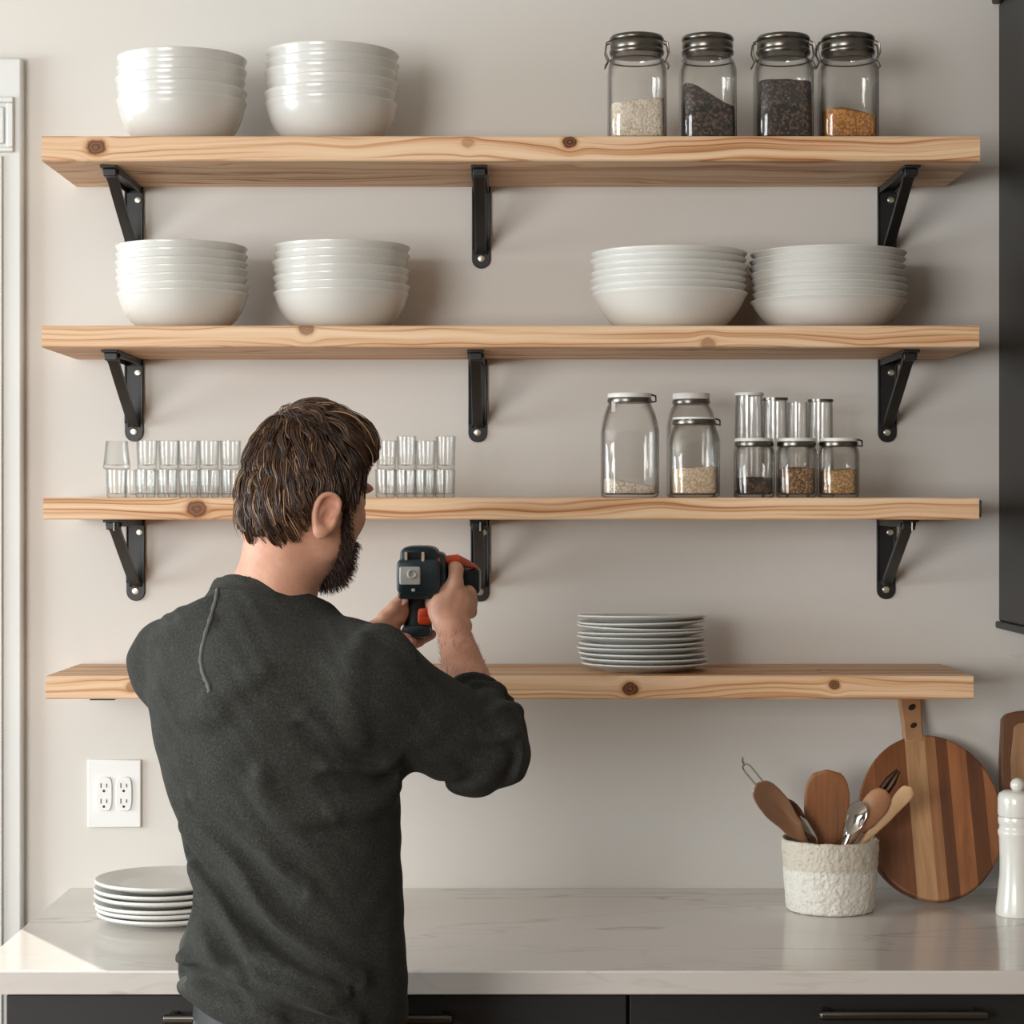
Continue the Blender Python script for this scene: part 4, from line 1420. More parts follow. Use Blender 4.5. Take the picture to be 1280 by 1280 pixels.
class Sdf:
    """Ordered list of smooth unions, subtractions, cuts and displacements."""

    def __init__(self):
        self.ops = []

    def add(self, f, k=0.01):
        self.ops.append(('add', f, k))
        return self

    def sub(self, f, k=0.006):
        self.ops.append(('sub', f, k))
        return self

    def cut(self, f, k=0.0):
        self.ops.append(('cut', f, k))
        return self

    def disp(self, f):
        self.ops.append(('disp', f, 0))
        return self

    def run(self, p, use=None):
        d = np.full(len(p), 1.0)
        for i, (kind, f, k) in enumerate(self.ops):
            if use is not None and not use[i]:
                continue
            v = f(p)
            if kind == 'add':
                if k > 0:
                    h = np.maximum(k - np.abs(d - v), 0) / k
                    d = np.minimum(d, v) - h * h * k * 0.25
                else:
                    d = np.minimum(d, v)
            elif kind == 'sub':
                v = -v
                h = np.maximum(k - np.abs(d - v), 0) / max(k, 1e-6)
                d = np.maximum(d, v) + h * h * k * 0.25
            elif kind == 'cut':
                if k > 0:
                    h = np.maximum(k - np.abs(d - v), 0) / k
                    d = np.maximum(d, v) + h * h * k * 0.25
                else:
                    d = np.maximum(d, v)
            else:
                d = d - v
        return d

    def mesh(self, lo, hi, h, n=12, margin=0.02):
        lo, hi = A3(lo), A3(hi)
        nb = np.ceil((hi - lo) / (n * h)).astype(int)
        gi = np.stack(np.meshgrid(*[np.arange(k) for k in nb], indexing='ij'), -1).reshape(-1, 3)
        cen = lo + (gi + 0.5) * (n * h)
        rad = 0.5 * n * h * math.sqrt(3)
        vals = np.stack([f(cen) if kind in ('add', 'sub') else np.zeros(len(cen)) for kind, f, k in self.ops], 0)
        ks = [k for _, _, k in self.ops]
        addm = np.array([kind == 'add' for kind, _, _ in self.ops])
        mins = vals[addm].min(0)
        act = np.where((mins < rad + margin))[0]
        full = self.run(cen[act])
        act = act[np.abs(full) < rad * 1.25 + margin + 0.01]
        ax = np.arange(n + 1)
        loc = np.stack(np.meshgrid(ax, ax, ax, indexing='ij'), -1).reshape(-1, 3)
        dims = nb * n + 2
        keys, verts, edges = [], [], []
        for b in act:
            use = []
            for i, (kind, f, k) in enumerate(self.ops):
                if kind == 'add':
                    use.append(vals[i, b] < max(mins[b], 0) + 2 * rad + k + margin)
                elif kind == 'sub':
                    use.append(vals[i, b] < rad + k + margin)
                else:
                    use.append(True)
            base = gi[b] * n
            p = lo + (loc + base) * h
            d = self.run(p, use).reshape(n + 1, n + 1, n + 1)
            s = d < 0
            if s.all() or not s.any():
                continue
            c = [d[i:i + n, j:j + n, k:k + n] for i in (0, 1) for j in (0, 1) for k in (0, 1)]
            sg = np.stack(c, 0) < 0
            cnt = sg.sum(0)
            cells = np.argwhere((cnt > 0) & (cnt < 8))
            cv = np.stack([q[cells[:, 0], cells[:, 1], cells[:, 2]] for q in c], 1)
            acc, num = np.zeros((len(cells), 3)), np.zeros(len(cells))
            offs = np.array([(i, j, k) for i in (0, 1) for j in (0, 1) for k in (0, 1)], float)
            for a_ in range(8):
                for bit in (1, 2, 4):
                    b_ = a_ | bit
                    if b_ == a_:
                        continue
                    va, vb = cv[:, a_], cv[:, b_]
                    m = (va < 0) != (vb < 0)
                    t = np.where(m, va / np.where(m, va - vb, 1), 0)
                    pt = offs[a_] + t[:, None] * (offs[b_] - offs[a_])
                    acc += np.where(m[:, None], pt, 0)
                    num += m
            pos = lo + (cells + base + acc / num[:, None]) * h
            gc = cells + base
            keys.append((gc[:, 0] * dims[1] + gc[:, 1]) * dims[2] + gc[:, 2])
            verts.append(pos)
            for axis in range(3):
                sl0 = [slice(0, n)] * 3
                sl1 = [slice(0, n)] * 3
                sl1[axis] = slice(1, n + 1)
                s0, s1 = s[tuple(sl0)], s[tuple(sl1)]
                e = np.argwhere(s0 != s1)
                if len(e):
                    edges.append(np.concatenate([e + base, np.full((len(e), 1), axis), s0[e[:, 0], e[:, 1], e[:, 2]][:, None].astype(int)], 1))
        keys, verts, edges = np.concatenate(keys), np.concatenate(verts), np.concatenate(edges)
        order = np.argsort(keys)
        ks_ = keys[order]
        faces = []
        for axis in range(3):
            e = edges[edges[:, 3] == axis]
            u, w = (axis + 1) % 3, (axis + 2) % 3
            quad = []
            ok = np.ones(len(e), bool)
            for du, dw in ((-1, -1), (0, -1), (0, 0), (-1, 0)):
                g = e[:, :3].copy()
                g[:, u] += du
                g[:, w] += dw
                k = (g[:, 0] * dims[1] + g[:, 1]) * dims[2] + g[:, 2]
                ix = np.clip(np.searchsorted(ks_, k), 0, len(ks_) - 1)
                ok &= ks_[ix] == k
                quad.append(order[ix])
            q = np.stack(quad, 1)
            flip = e[:, 4] == 0
            q[flip] = q[flip][:, ::-1]
            faces.append(q[ok])
        return verts, np.concatenate(faces)

    def hit(self, px, py, d0=2.2, d1=3.2):
        """Depth at which the camera ray through pixel (px, py) meets the surface."""
        D = d0
        for _ in range(160):
            v = self.run(np.array([A3(P(px, py, D))]))[0]
            if v < 0.0004:
                return D
            D += max(v * 0.7, 0.0006)
            if D > d1:
                break
        return None


def np_object(name, verts, faces, mat, parent, loc, smooth_iter=0):
    me = bpy.data.meshes.new(name)
    v = (verts - A3(loc)).astype(np.float32)
    me.vertices.add(len(v))
    me.vertices.foreach_set('co', v.ravel())
    f = faces.astype(np.int32)
    me.loops.add(f.size)
    me.loops.foreach_set('vertex_index', f.ravel())
    me.polygons.add(len(f))
    me.polygons.foreach_set('loop_start', np.arange(0, f.size, 4, dtype=np.int32))
    me.update(calc_edges=True)
    me.validate()
    me.shade_smooth()
    me.materials.append(mat)
    o = bpy.data.objects.new(name, me)
    COL.objects.link(o)
    if smooth_iter:
        m = o.modifiers.new('relax', 'SMOOTH')
        m.factor = 0.5
        m.iterations = smooth_iter
    o.parent = parent
    return o


# ---------------------------------------------------------------- the man
def skin_mat():
    t = NT('skin')
    v = t.coords()
    n1 = t.noise(v, 28, 4.0, 0.6)
    n2 = t.noise(v, 900, 2.0)
    n3 = t.noise(v, 9, 2.0)
    c = t.ramp(n1, [(0.3, srgb(196, 142, 116)), (0.7, srgb(214, 164, 138))])
    c = t.mix(t.n('MapRange', {0: n3, 1: 0.45, 2: 0.7, 3: 0.0, 4: 0.35}).outputs[0], c, srgb(196, 122, 98))
    return t.surf(Base_Color=c, Roughness=0.5, Subsurface_Weight=0.12, Subsurface_Radius=(0.010, 0.004, 0.002), Subsurface_Scale=0.6,
                  Normal=t.bump(t.math('ADD', n2, t.math('MULTIPLY', t.noise(v, 160, 3.0), 1.5)), 0.25, 0.0006), Specular_IOR_Level=0.35)


def jersey_mat():
    t = NT('charcoal_jersey')
    v = t.coords()
    n1 = t.noise(v, 1100, 2.0, 0.6)
    n2 = t.noise(v, 330, 3.0, 0.6)
    c = t.ramp(t.math('ADD', t.math('MULTIPLY', n1, 0.6), t.math('MULTIPLY', n2, 0.4)), [(0.32, srgb(36, 36, 33)), (0.52, srgb(53, 53, 49)), (0.70, srgb(82, 81, 76))])
    h = t.math('ADD', t.math('MULTIPLY', n1, 0.7), n2)
    return t.surf(Base_Color=c, Roughness=0.88, Normal=t.bump(h, 0.3, 0.0012), Sheen_Weight=0.04, Sheen_Roughness=0.5, Specular_IOR_Level=0.08)


M['skin'] = skin_mat()
M['jersey'] = jersey_mat()
M['jersey_seam'] = plain('grey_seam', srgb(92, 91, 88), 0.85, vary=0.15, scale=60, bump=0.3, bscale=600)
M['denim'] = plain('black_denim', srgb(58, 58, 62), 0.8, vary=0.25, scale=50, bump=0.4, bscale=700)
M['leather'] = plain('black_leather', srgb(24, 23, 22), 0.4, vary=0.2, scale=40, bump=0.2)
M['nail'] = plain('finger_nail', srgb(226, 180, 158), 0.3, vary=0.04)

PB = Vector((-0.27, -0.93, 0.0))
person = empty('person', PB)
tag(person, 'bearded man in a charcoal shirt seen from behind, raising a drill to the shelf', 'person')

# head frame
YAW, PITCH = math.radians(44), math.radians(13)
hf = Vector((math.sin(YAW) * math.cos(PITCH), math.cos(YAW) * math.cos(PITCH), -math.sin(PITCH)))
hr = Vector((math.cos(YAW), -math.sin(YAW), 0))
hu = hr.cross(hf)
HC = P(386, 606, 2.655)
HAX = (hr, hf, hu)


HS = np.array([0.85, 0.75, 0.88])


def H(r, f, u):
    return HC + hr * (r * HS[0]) + hf * (f * HS[1]) + hu * (u * HS[2])


def hell(r, f, u, rad):
    return ell(H(r, f, u), np.array(rad) * HS, HAX)


# torso frame
TA = math.radians(40)
tr_, tf_ = Vector((math.cos(TA), -math.sin(TA), 0)), Vector((math.sin(TA), math.cos(TA), 0))
DT = 2.68
rowsT = [(1330, 262, 503, 0.122), (1290, 252, 505, 0.124), (1262, 240, 507, 0.126), (1240, 232, 508, 0.127), (1212, 225, 507, 0.127), (1185, 226, 505, 0.125), (1160, 235, 503.5, 0.120), (1130, 242.5, 502.5, 0.117), (1095, 240, 501, 0.115),
         (1050, 228, 500, 0.117), (1000, 211, 499, 0.121), (950, 197, 498, 0.126), (900, 186, 496, 0.128), (850, 184, 484, 0.124), (815, 188, 474, 0.114), (790, 203, 446, 0.103), (770, 230, 416, 0.090), (752, 262, 398, 0.075), (738, 285, 385, 0.060)]


def torso_loft(inset=0.0, zmin=None):
    zs, cx, cy, aa, bb = [], [], [], [], []
    for py, l, r, B in rowsT:
        s = DT / F
        z = CAMZ - (py - 640) * s
        w = (r - l) / 2 * s - inset
        B = B - inset
        A = math.sqrt(max(w * w - (B * math.sin(TA)) ** 2, 0.0004)) / math.cos(TA)
        zs.append(z)
        cx.append(((l + r) / 2 - 640) * s)
        cy.append(DT - DW)
        aa.append(A)
        bb.append(B)
    z2, cx2 = smooth_spline(zs, cx)
    _, cy2 = smooth_spline(zs, cy)
    _, a2 = smooth_spline(zs, aa)
    _, b2 = smooth_spline(zs, bb)
    return loft_sdf(z2, cx2, cy2, a2, b2, TA, 2.15)


# joints
R_SH, R_EL, R_WR = P(452, 850, 2.60), P(606, 930, 2.70), P(566, 786, 2.92)
L_SH, L_EL, L_WR = P(222, 832, 2.77), Vector((-0.36, -0.665, 1.165)), P(462, 800, 2.935)
NB = P(338, 762, 2.665)

# ---- body: one continuous skin surface
B = Sdf()
B.add(hell(0, -0.010, 0, (0.076, 0.094, 0.090)), 0)
B.add(hell(0, 0.036, -0.050, (0.060, 0.056, 0.072)), 0.03)
B.add(hell(0, 0.044, -0.082, (0.050, 0.042, 0.034)), 0.02)
B.add(hell(0, 0.078, -0.098, (0.022, 0.018, 0.017)), 0.02)
for s in (-1, 1):
    B.add(hell(s * 0.039, 0.058, -0.036, (0.020, 0.024, 0.018)), 0.02)
    B.add(hell(s * 0.052, 0.012, -0.072, (0.014, 0.026, 0.030)), 0.02)
    B.add(hell(s * 0.028, 0.086, 0.012, (0.024, 0.012, 0.008)), 0.014)
    B.sub(hell(s * 0.032, 0.101, -0.010, (0.018, 0.014, 0.010)), 0.012)
    B.add(hell(s * 0.032, 0.080, -0.010, (0.0125, 0.0125, 0.0125)), 0.003)
    B.add(cone(H(s * 0.010, 0.104, -0.040), H(s * 0.011, 0.096, -0.043), 0.007, 0.006), 0.006)
B.add(chain([H(0, 0.086, 0.006), H(0, 0.096, -0.018), H(0, 0.105, -0.036)], [0.0065, 0.007, 0.0085]), 0.012)
B.add(hell(0, 0.092, -0.064, (0.022, 0.009, 0.005)), 0.006)
B.add(hell(0, 0.091, -0.073, (0.019, 0.009, 0.006)), 0.006)
for s in (-1, 1):       # ears
    er, ef = (hr * s * math.cos(0.42) - hf * math.sin(0.42)), (hf * math.cos(0.42) + hr * s * math.sin(0.42))
    eu = (hu * math.cos(0.12) + ef * math.sin(0.12)).normalized()
    ef2 = (ef - eu * ef.dot(eu)).normalized()
    E = H(s * 0.080, -0.030, -0.050)

    def EP(a, b, c):
        return E + er * (a * 0.85) + ef2 * (b * 0.95) + eu * (c * 0.82)
    B.add(ell(EP(0.001, 0, 0), (0.0045, 0.0155, 0.0245), (er, ef2, eu)), 0.006)
    B.add(ell(EP(-0.006, 0.008, -0.004), (0.008, 0.010, 0.015), (er, ef2, eu)), 0.008)
    hx = [EP(0.004, 0.013, 0.010), EP(0.005, 0.011, 0.024), EP(0.006, 0.001, 0.031), EP(0.007, -0.011, 0.026), EP(0.007, -0.0165, 0.012), EP(0.006, -0.0155, -0.004), EP(0.005, -0.010, -0.018)]
    hd = [Vector([smooth_spline(range(7), [q[i] for q in hx], 5)[1][k] for i in range(3)]) for k in range(31)]
    B.add(chain(hd, [0.0030 + 0.0009 * math.sin(math.pi * k / 30) for k in range(31)]), 0.004)
    B.add(ell(EP(0.003, -0.001, -0.027), (0.005, 0.0085, 0.008), (er, ef2, eu)), 0.006)
    B.sub(ell(EP(0.0075, 0.002, -0.003), (0.0065, 0.0080, 0.0115), (er, ef2, eu)), 0.003)
    B.sub(ell(EP(0.0085, -0.002, 0.017), (0.0055, 0.0085, 0.0065), (er, ef2, eu)), 0.003)
    B.add(ell(EP(0.005, 0.011, -0.005), (0.004, 0.004, 0.006), (er, ef2, eu)), 0.004)
# neck, upper back, arms
B.add(cone(NB, H(0, -0.022, -0.060), 0.0520, 0.0485), 0.024)
B.add(cone(NB + Vector((-0.006, 0.0, -0.05)), NB + Vector((-0.004, 0, 0.0)), 0.054, 0.0525), 0.02)
B.add(torso_loft(0.022), 0.02)
B.add(chain([R_SH, R_EL], [0.050, 0.040]), 0.02)
B.add(chain([R_EL, R_EL.lerp(R_WR, 0.30), R_EL.lerp(R_WR, 0.62), R_WR], [0.036, 0.0345, 0.0290, 0.0215]), 0.02)
B.add(chain([L_SH, L_EL], [0.048, 0.038]), 0.02)
B.add(chain([L_EL, L_EL.lerp(L_WR, 0.35), L_EL.lerp(L_WR, 0.7), L_WR], [0.036, 0.034, 0.028, 0.0215]), 0.02)


def finger(pts, r0, r1, k=0.004):
    n = len(pts) - 1
    rad = [r0 + (r1 - r0) * i / n for i in range(n + 1)]
    B.add(chain(pts, rad), k)
    for i in range(1, n):
        B.add(ell(pts[i], (rad[i] * 1.07,) * 3), 0.002)


# right hand: back of the hand towards the viewer, fingers closed round the barrel
def box_hand(c, rad, ax, k):
    B.add(ell(c, rad, ax), k)


hv = (P(567, 742, 2.94) - R_WR).normalized()
hs_ = Vector((1, 0.25, 0))
hs_ = (hs_ - hv * hs_.dot(hv)).normalized()
hn = hv.cross(hs_)
RHX = (hs_, hv, hn)
B.add(ell(P(564, 764, 2.932), (0.0265, 0.033, 0.016), RHX), 0.014)
B.add(ell(P(567, 748, 2.942), (0.0240, 0.022, 0.0150), RHX), 0.010)
B.add(ell(P(549, 759, 2.938), (0.0135, 0.024, 0.0145), RHX), 0.012)
finger([P(560, 750, 2.942), P(569, 728, 2.938), P(570, 712, 2.945), P(566, 704, 2.972)], 0.0112, 0.0092, 0.010)
finger([P(575, 748, 2.944), P(586, 742, 2.965), P(585, 740, 3.000), P(570, 742, 3.020)], 0.0104, 0.0086, 0.008)
finger([P(579, 756, 2.942), P(588, 753, 2.966), P(585, 753, 2.998), P(569, 755, 3.012)], 0.0100, 0.0082, 0.008)
finger([P(580, 766, 2.940), P(588, 765, 2.962), P(582, 767, 2.988), P(568, 768, 2.998)], 0.0092, 0.0074, 0.008)
finger([P(548, 766, 2.938), P(538, 752, 2.955), P(533, 744, 2.975), P(528, 741, 2.995)], 0.0115, 0.0090, 0.008)
# tendons and knuckles on the back of the hand
for a, b in ((P(560, 772, 2.918), P(563, 745, 2.928)), (P(567, 772, 2.917), P(575, 747, 2.930)), (P(573, 773, 2.919), P(581, 756, 2.930))):
    B.add(cone(a, b, 0.0022, 0.003), 0.007)
B.add(ell(P(584, 782, 2.918), (0.006, 0.007, 0.007)), 0.008)
# left hand: cups the grip from the left and below
B.add(cone(L_WR, P(482, 792, 2.955), 0.0205, 0.0175), 0.012)
B.add(ell(P(484, 793, 2.965), (0.019, 0.018, 0.021)), 0.010)
finger([P(468, 790, 2.945), P(482, 772, 2.945), P(494, 760, 2.945), P(503, 749, 2.948)], 0.0112, 0.0096, 0.010)
finger([P(476, 793, 2.952), P(490, 781, 2.947), P(499, 773, 2.948), P(506, 763, 2.952)], 0.0105, 0.0088, 0.008)
finger([P(486, 798, 2.955), P(499, 797, 2.944), P(507, 799, 2.942), P(513, 801, 2.946)], 0.0098, 0.0086, 0.006)
finger([P(486, 798, 2.965), P(500, 803, 2.962), P(513, 804, 2.962), P(524, 802, 2.968)], 0.0092, 0.0078, 0.006)
finger([P(484, 796, 2.975), P(500, 801, 2.985), P(520, 803, 2.99), P(539, 793, 2.995)], 0.0088, 0.0074, 0.006)

vv, ff = B.mesh((-0.62, -1.18, 0.86), (0.12, -0.54, 1.74), 0.0023)
body = np_object('body', vv, ff, M['skin'], person, PB, 1)

# finger nails that show
for (c, nrm, up, w, l) in ((P(504.5, 750, 2.939), Vector((-0.35, -0.9, 0.25)), P(503, 749, 2.948) - P(494, 760, 2.945), 0.0058, 0.0078),
                           (P(511, 801, 2.9345), Vector((0.1, -1.0, 0.05)), P(513, 801, 2.946) - P(507, 799, 2.942), 0.0048, 0.006)):
    nrm = nrm.normalized()
    up = (up - nrm * up.dot(nrm)).normalized()
    sd = up.cross(nrm)
    mb = MB()
    rings = []
    for k in range(9):
        r = k / 8
        rings.append([c + sd * (w * r * math.cos(a)) + up * (l * r * math.sin(a)) + nrm * (0.0012 * (1 - 1.7 * r * r * math.cos(a) ** 2)) for a in [2 * math.pi * j / 20 for j in range(20)]])
    mb.rings(rings, cap=False)
    mb.v = [tuple(Vector(p) - PB) for p in mb.v]
    mb.build('fingernail', M['nail'], body)

# ---- shirt
T = Sdf()
T.add(torso_loft(0.0), 0)
T.add(cone(P(300, 788, 2.70), P(219, 826, 2.77), 0.046, 0.046), 0.05)
T.add(cone(P(378, 796, 2.65), P(452, 852, 2.605), 0.040, 0.062), 0.05)
T.add(cone(P(216, 830, 2.77), L_EL, 0.055, 0.048), 0.03)
T.add(chain([P(452, 852, 2.605), P(518, 892, 2.645), P(585, 927, 2.695)], [0.064, 0.0620, 0.058]), 0.035)
# bunched sleeve round the elbow up to the pushed-up cuff
T.add(ell(P(604, 934, 2.715), (0.052, 0.056, 0.058)), 0.03)
CUF = R_EL.lerp(R_WR, 0.36)
T.add(cone(P(612, 925, 2.72), CUF, 0.045, 0.0375), 0.03)
T.add(cone(L_EL, L_EL.lerp(L_WR, 0.5), 0.046, 0.040), 0.02)
T.add(cone(NB + Vector((-0.004, 0.004, -0.075)), NB + Vector((-0.004, 0.004, 0.016)), 0.092, 0.064), 0.035)
# shoulder blade and spine hollow
T.add(ell(P(318, 885, 2.585), (0.045, 0.03, 0.07)), 0.06)
T0 = Sdf()
T0.ops = list(T.ops)


def ridge(pts, r, lift=0.0, k=0.013, groove=None):
    """A soft fold: a thin roll lying along the cloth through the given image points."""
    ps, rs = [], []
    n = len(pts)
    for i, (px, py) in enumerate(pts):
        d = T0.hit(px, py)
        if d is None:
            continue
        e = math.sin(math.pi * (i + 0.35) / (n - 0.3)) if n > 2 else 1
        rr = r * 2.2 * (0.4 + 0.6 * max(0, e))
        ps.append(P(px, py, d + rr * 0.78 - lift * 1.5 - 0.0015))
        rs.append(rr)
    if len(ps) > 1:
        T.add(chain(ps, rs), k)
        if groove:
            gs, gr = [], []
            for i, (px, py) in enumerate(pts):
                d = T0.hit(px + groove[0], py + groove[1])
                if d is not None:
                    q = r * 2.0 * (0.3 + 0.7 * max(0, math.sin(math.pi * (i + 0.35) / (n - 0.3))))
                    gs.append(P(px + groove[0], py + groove[1], d - q * 0.58))
                    gr.append(q)
            if len(gs) > 1:
                T.sub(chain(gs, gr), 0.016)


def dense(pts, n=4):
    xs, ys = smooth_spline(range(len(pts)), [p[0] for p in pts], n)[1], smooth_spline(range(len(pts)), [p[1] for p in pts], n)[1]
    return list(zip(xs, ys))


FOLDS = [([(231, 1036), (262, 1082), (306, 1126), (350, 1166), (402, 1202), (450, 1222)], 0.0075, 0.003),
         ([(246, 1000), (270, 1022), (306, 1054), (341, 1081), (385, 1104)], 0.006, 0.0015),
         ([(243, 1092), (262, 1136), (286, 1180), (312, 1216), (345, 1242), (400, 1262)], 0.0085, 0.0045),
         ([(250, 1130), (300, 1176), (350, 1210), (410, 1238)], 0.006, 0.001),
         ([(326, 968), (334, 990), (350, 1009), (376, 1020), (410, 1022)], 0.006, 0.002),
         ([(490, 948), (470, 945), (440, 938), (405, 920), (380, 900)], 0.006, 0.002),
         ([(492, 962), (470, 966), (440, 968), (408, 962)], 0.006, 0.002),
         ([(494, 985), (474, 1000), (448, 1010), (420, 1012)], 0.006, 0.001),
         ([(228, 1202), (255, 1214), (290, 1231), (330, 1243), (390, 1262), (440, 1276)], 0.010, 0.004),
         ([(230, 1236), (262, 1246), (300, 1262), (345, 1275)], 0.007, 0.002),
         ([(300, 1218), (340, 1236), (390, 1246), (430, 1240)], 0.006, 0.001),
         ([(200, 782), (222, 772), (246, 762), (262, 752)], 0.005, 0.0015),
         ([(192, 800), (216, 790), (240, 783), (262, 780)], 0.004, 0.001),
         ([(196, 872), (222, 886), (250, 896), (276, 894)], 0.006, 0.0),
         ([(262, 870), (276, 868), (300, 858), (330, 842)], 0.005, 0.0),
         ([(452, 800), (440, 840), (438, 880), (450, 920)], 0.006, 0.0),
         ([(470, 788), (490, 800), (512, 816)], 0.006, 0.0)]
for i, (pts, r, lift) in enumerate(FOLDS):
    ridge(dense(pts), r, lift, 0.018, (-9, 11) if i in (0, 1, 2, 3, 8) else ((0, 12) if i in (5, 6) else None))
# rolls across the sleeve just above the cuff
cd = (R_WR - R_EL).normalized()
for t_, r_ in ((0.355, 0.0055), (0.27, 0.006)):
    c = R_EL.lerp(R_WR, t_)
    u = cd.cross(Vector((0, 1, 0))).normalized()
    w = cd.cross(u)
    rr = 0.0375 if t_ > 0.3 else 0.0425
    ring = [c + (u * math.cos(q) + w * math.sin(q)) * rr + cd * 0.004 * math.sin(q * 2 + t_ * 30) for q in [2 * math.pi * j / 20 for j in range(21)]]
    T.add(chain(ring, [r_] * 21), 0.006)


def cloth_noise(p):
    """Gentle unevenness of the jersey."""
    x, y, z = p[:, 0], p[:, 1], p[:, 2]
    return 0.0011 * np.sin(x * 61 + 2.1 * np.sin(z * 37 + 1)) * np.sin(z * 43 + 1.7 * np.sin(y * 53)) + 0.0006 * np.sin(z * 150 + x * 120 + 2 * np.sin(x * 60))


CROOK, ELB = A3(P(586, 886, 2.70)), A3(P(606, 934, 2.71))


def sleeve_rolls(p):
    """Bunched folds fanning from the crook of the elbow round the pushed-up sleeve."""
    v = p - CROOK
    rad = np.sqrt(v[:, 0] ** 2 + v[:, 2] ** 2)
    th = np.arctan2(-v[:, 2], v[:, 0])
    e = np.linalg.norm(p - ELB, axis=1)
    th = th + 0.16 * np.sin(p[:, 1] * 48 + rad * 40) + 0.10 * np.sin(rad * 95 + 1.0)
    fold = np.cos(th * 8.5 + 0.6) + 0.35 * np.cos(th * 15.0 + 2.0)
    fold = np.sign(fold) * np.abs(fold) ** 0.8
    m = np.clip((rad - 0.012) / 0.05, 0, 1) * np.clip((0.105 - e) / 0.04, 0, 1)
    return 0.0040 * fold * m


DRP = A3(P(312, 1118, 2.57))


def drape(p):
    """Soft diagonal folds pulled from his left waist down across the back."""
    x, z = p[:, 0] - DRP[0], p[:, 2] - DRP[2]
    s = 0.66 * x + 0.75 * z
    a = 0.75 * x - 0.66 * z
    m = np.exp(-(s / 0.085) ** 2 - (a / 0.12) ** 2) * np.clip((DRP[1] + 0.13 - p[:, 1]) / 0.05, 0, 1)
    w = np.sin(2 * math.pi * (s + 0.006 * np.sin(a * 30)) / 0.046 + 0.8)
    return 0.0052 * np.sign(w) * np.abs(w) ** 1.3 * m


T.disp(drape)
T.disp(sleeve_rolls)
T.disp(cloth_noise)
cufn, cufc = A3(cd), A3(CUF)
fore = cone(R_EL, R_WR, 0.10, 0.08)
# hem: sloping plane, higher on his left
ha, hb = P(236, 1240, DT), P(420, 1300, DT)
sl = (hb.z - ha.z) / (hb.x - ha.x)


def hem(p):
    zz = ha.z + sl * (p[:, 0] - ha.x) * 1.0
    zz = np.maximum(zz, hb.z - 0.02)
    return (zz - p[:, 2]) * 0.9


T.cut(hem, 0.006)
# neck hole
colc = NB + Vector((-0.004, 0.004, 0.018))
cn = Vector((0.22, 0.30, 1.0)).normalized()
T.sub(cone(colc + cn * 0.000, colc + cn * 0.2, 0.0560, 0.0560 + 0.2 * 0.6), 0.004)
T.cut(lambda p: np.where(np.linalg.norm((p - A3(colc))[:, :2], axis=1) < 0.085, (p - A3(colc)) @ A3(cn) - 0.004, -1.0), 0.0)
vv, ff = T.mesh((-0.66, -1.22, 0.86), (0.16, -0.62, 1.56), 0.0027)
shirt = np_object('shirt', vv, ff, M['jersey'], person, PB, 2)
shirt['label'] = 'charcoal grey long sleeved jersey shirt with sleeves pushed up'
# ribbed collar round the neck
u = cn.cross(Vector((0, 1, 0))).normalized()
w = cn.cross(u)
mb = MB()
n = 64
rings = []
for i in range(n):
    a = 2 * math.pi * i / n
    o_ = u * math.cos(a) + w * math.sin(a)
    c = colc - cn * 0.004
    wob = cn * 0.0012 * math.sin(a * 3 + 0.6)
    prof = [(0.0545, 0.009), (0.0565, 0.0112), (0.0595, 0.0095), (0.0640, 0.001), (0.0690, -0.010), (0.0560, -0.010), (0.0550, 0.001)]
    rings.append([c + o_ * r + cn * h + wob - PB for r, h in prof])
mb.rings(rings, closed=True)
mb.build('collar', M['jersey'], shirt, angle=80)
# stitched seam down the back yoke
sp = []
for px, py in dense([(272, 736), (270, 748), (264, 770), (256, 796), (251, 822), (254, 842), (260, 856), (262, 866)], 5):
    d = T.hit(px, py)
    if d:
        sp.append(P(px, py, d - 0.0004) - PB)
MB().tube(sp, [0.0026 + 0.0006 * math.sin(i * 1.9) for i in range(len(sp))], 8).build('seam', M['jersey_seam'], shirt)['label'] = 'raised pale grey stitched seam on the back'

# ---- trousers, belt, shoes
J = Sdf()
zw = 0.955
hipc = P(367, 1290, DT)
hx_, hy_ = hipc.x, DT - DW
J.add(loft_sdf([0.80, 0.86, 0.92, zw], [hx_] * 4, [hy_] * 4, [0.126, 0.125, 0.122, 0.120], [0.118, 0.117, 0.114, 0.110], TA, 2.2), 0)
feet = []
for s in (-1, 1):
    hp = Vector((hx_, hy_, 0.84)) + tr_ * (0.062 * s)
    kn = Vector((hx_, hy_, 0.47)) + tr_ * (0.105 * s) + tf_ * 0.02
    an = Vector((hx_, hy_, 0.09)) + tr_ * (0.125 * s) - tf_ * 0.03
    feet.append(an)
    J.add(chain([hp, kn, an], [0.078, 0.064, 0.055]), 0.05)
J.disp(lambda p: 0.0022 * np.sin(p[:, 2] * 90 + 3 * np.sin(p[:, 0] * 40)) * np.sin(p[:, 0] * 70 + p[:, 1] * 60))
J.cut(lambda p: 0.055 - p[:, 2], 0.004)
vv, ff = J.mesh((-0.56, -1.22, 0.0), (0.10, -0.66, 1.0), 0.005)
jeans = np_object('jeans', vv, ff, M['denim'], person, PB, 1)
MB().sloft([(0.0, 0.121, 0.113, 2.2), (0.002, 0.1245, 0.1165, 2.2), (0.030, 0.1235, 0.115, 2.2), (0.032, 0.120, 0.111, 2.2)], 72).build('belt', M['leather'], person)
bo = [c for c in person.children if c.name.startswith('belt')][0]
bo.location = (hx_ - PB.x, hy_ - PB.y, 0.915)
bo.rotation_euler = (0, 0, -TA)
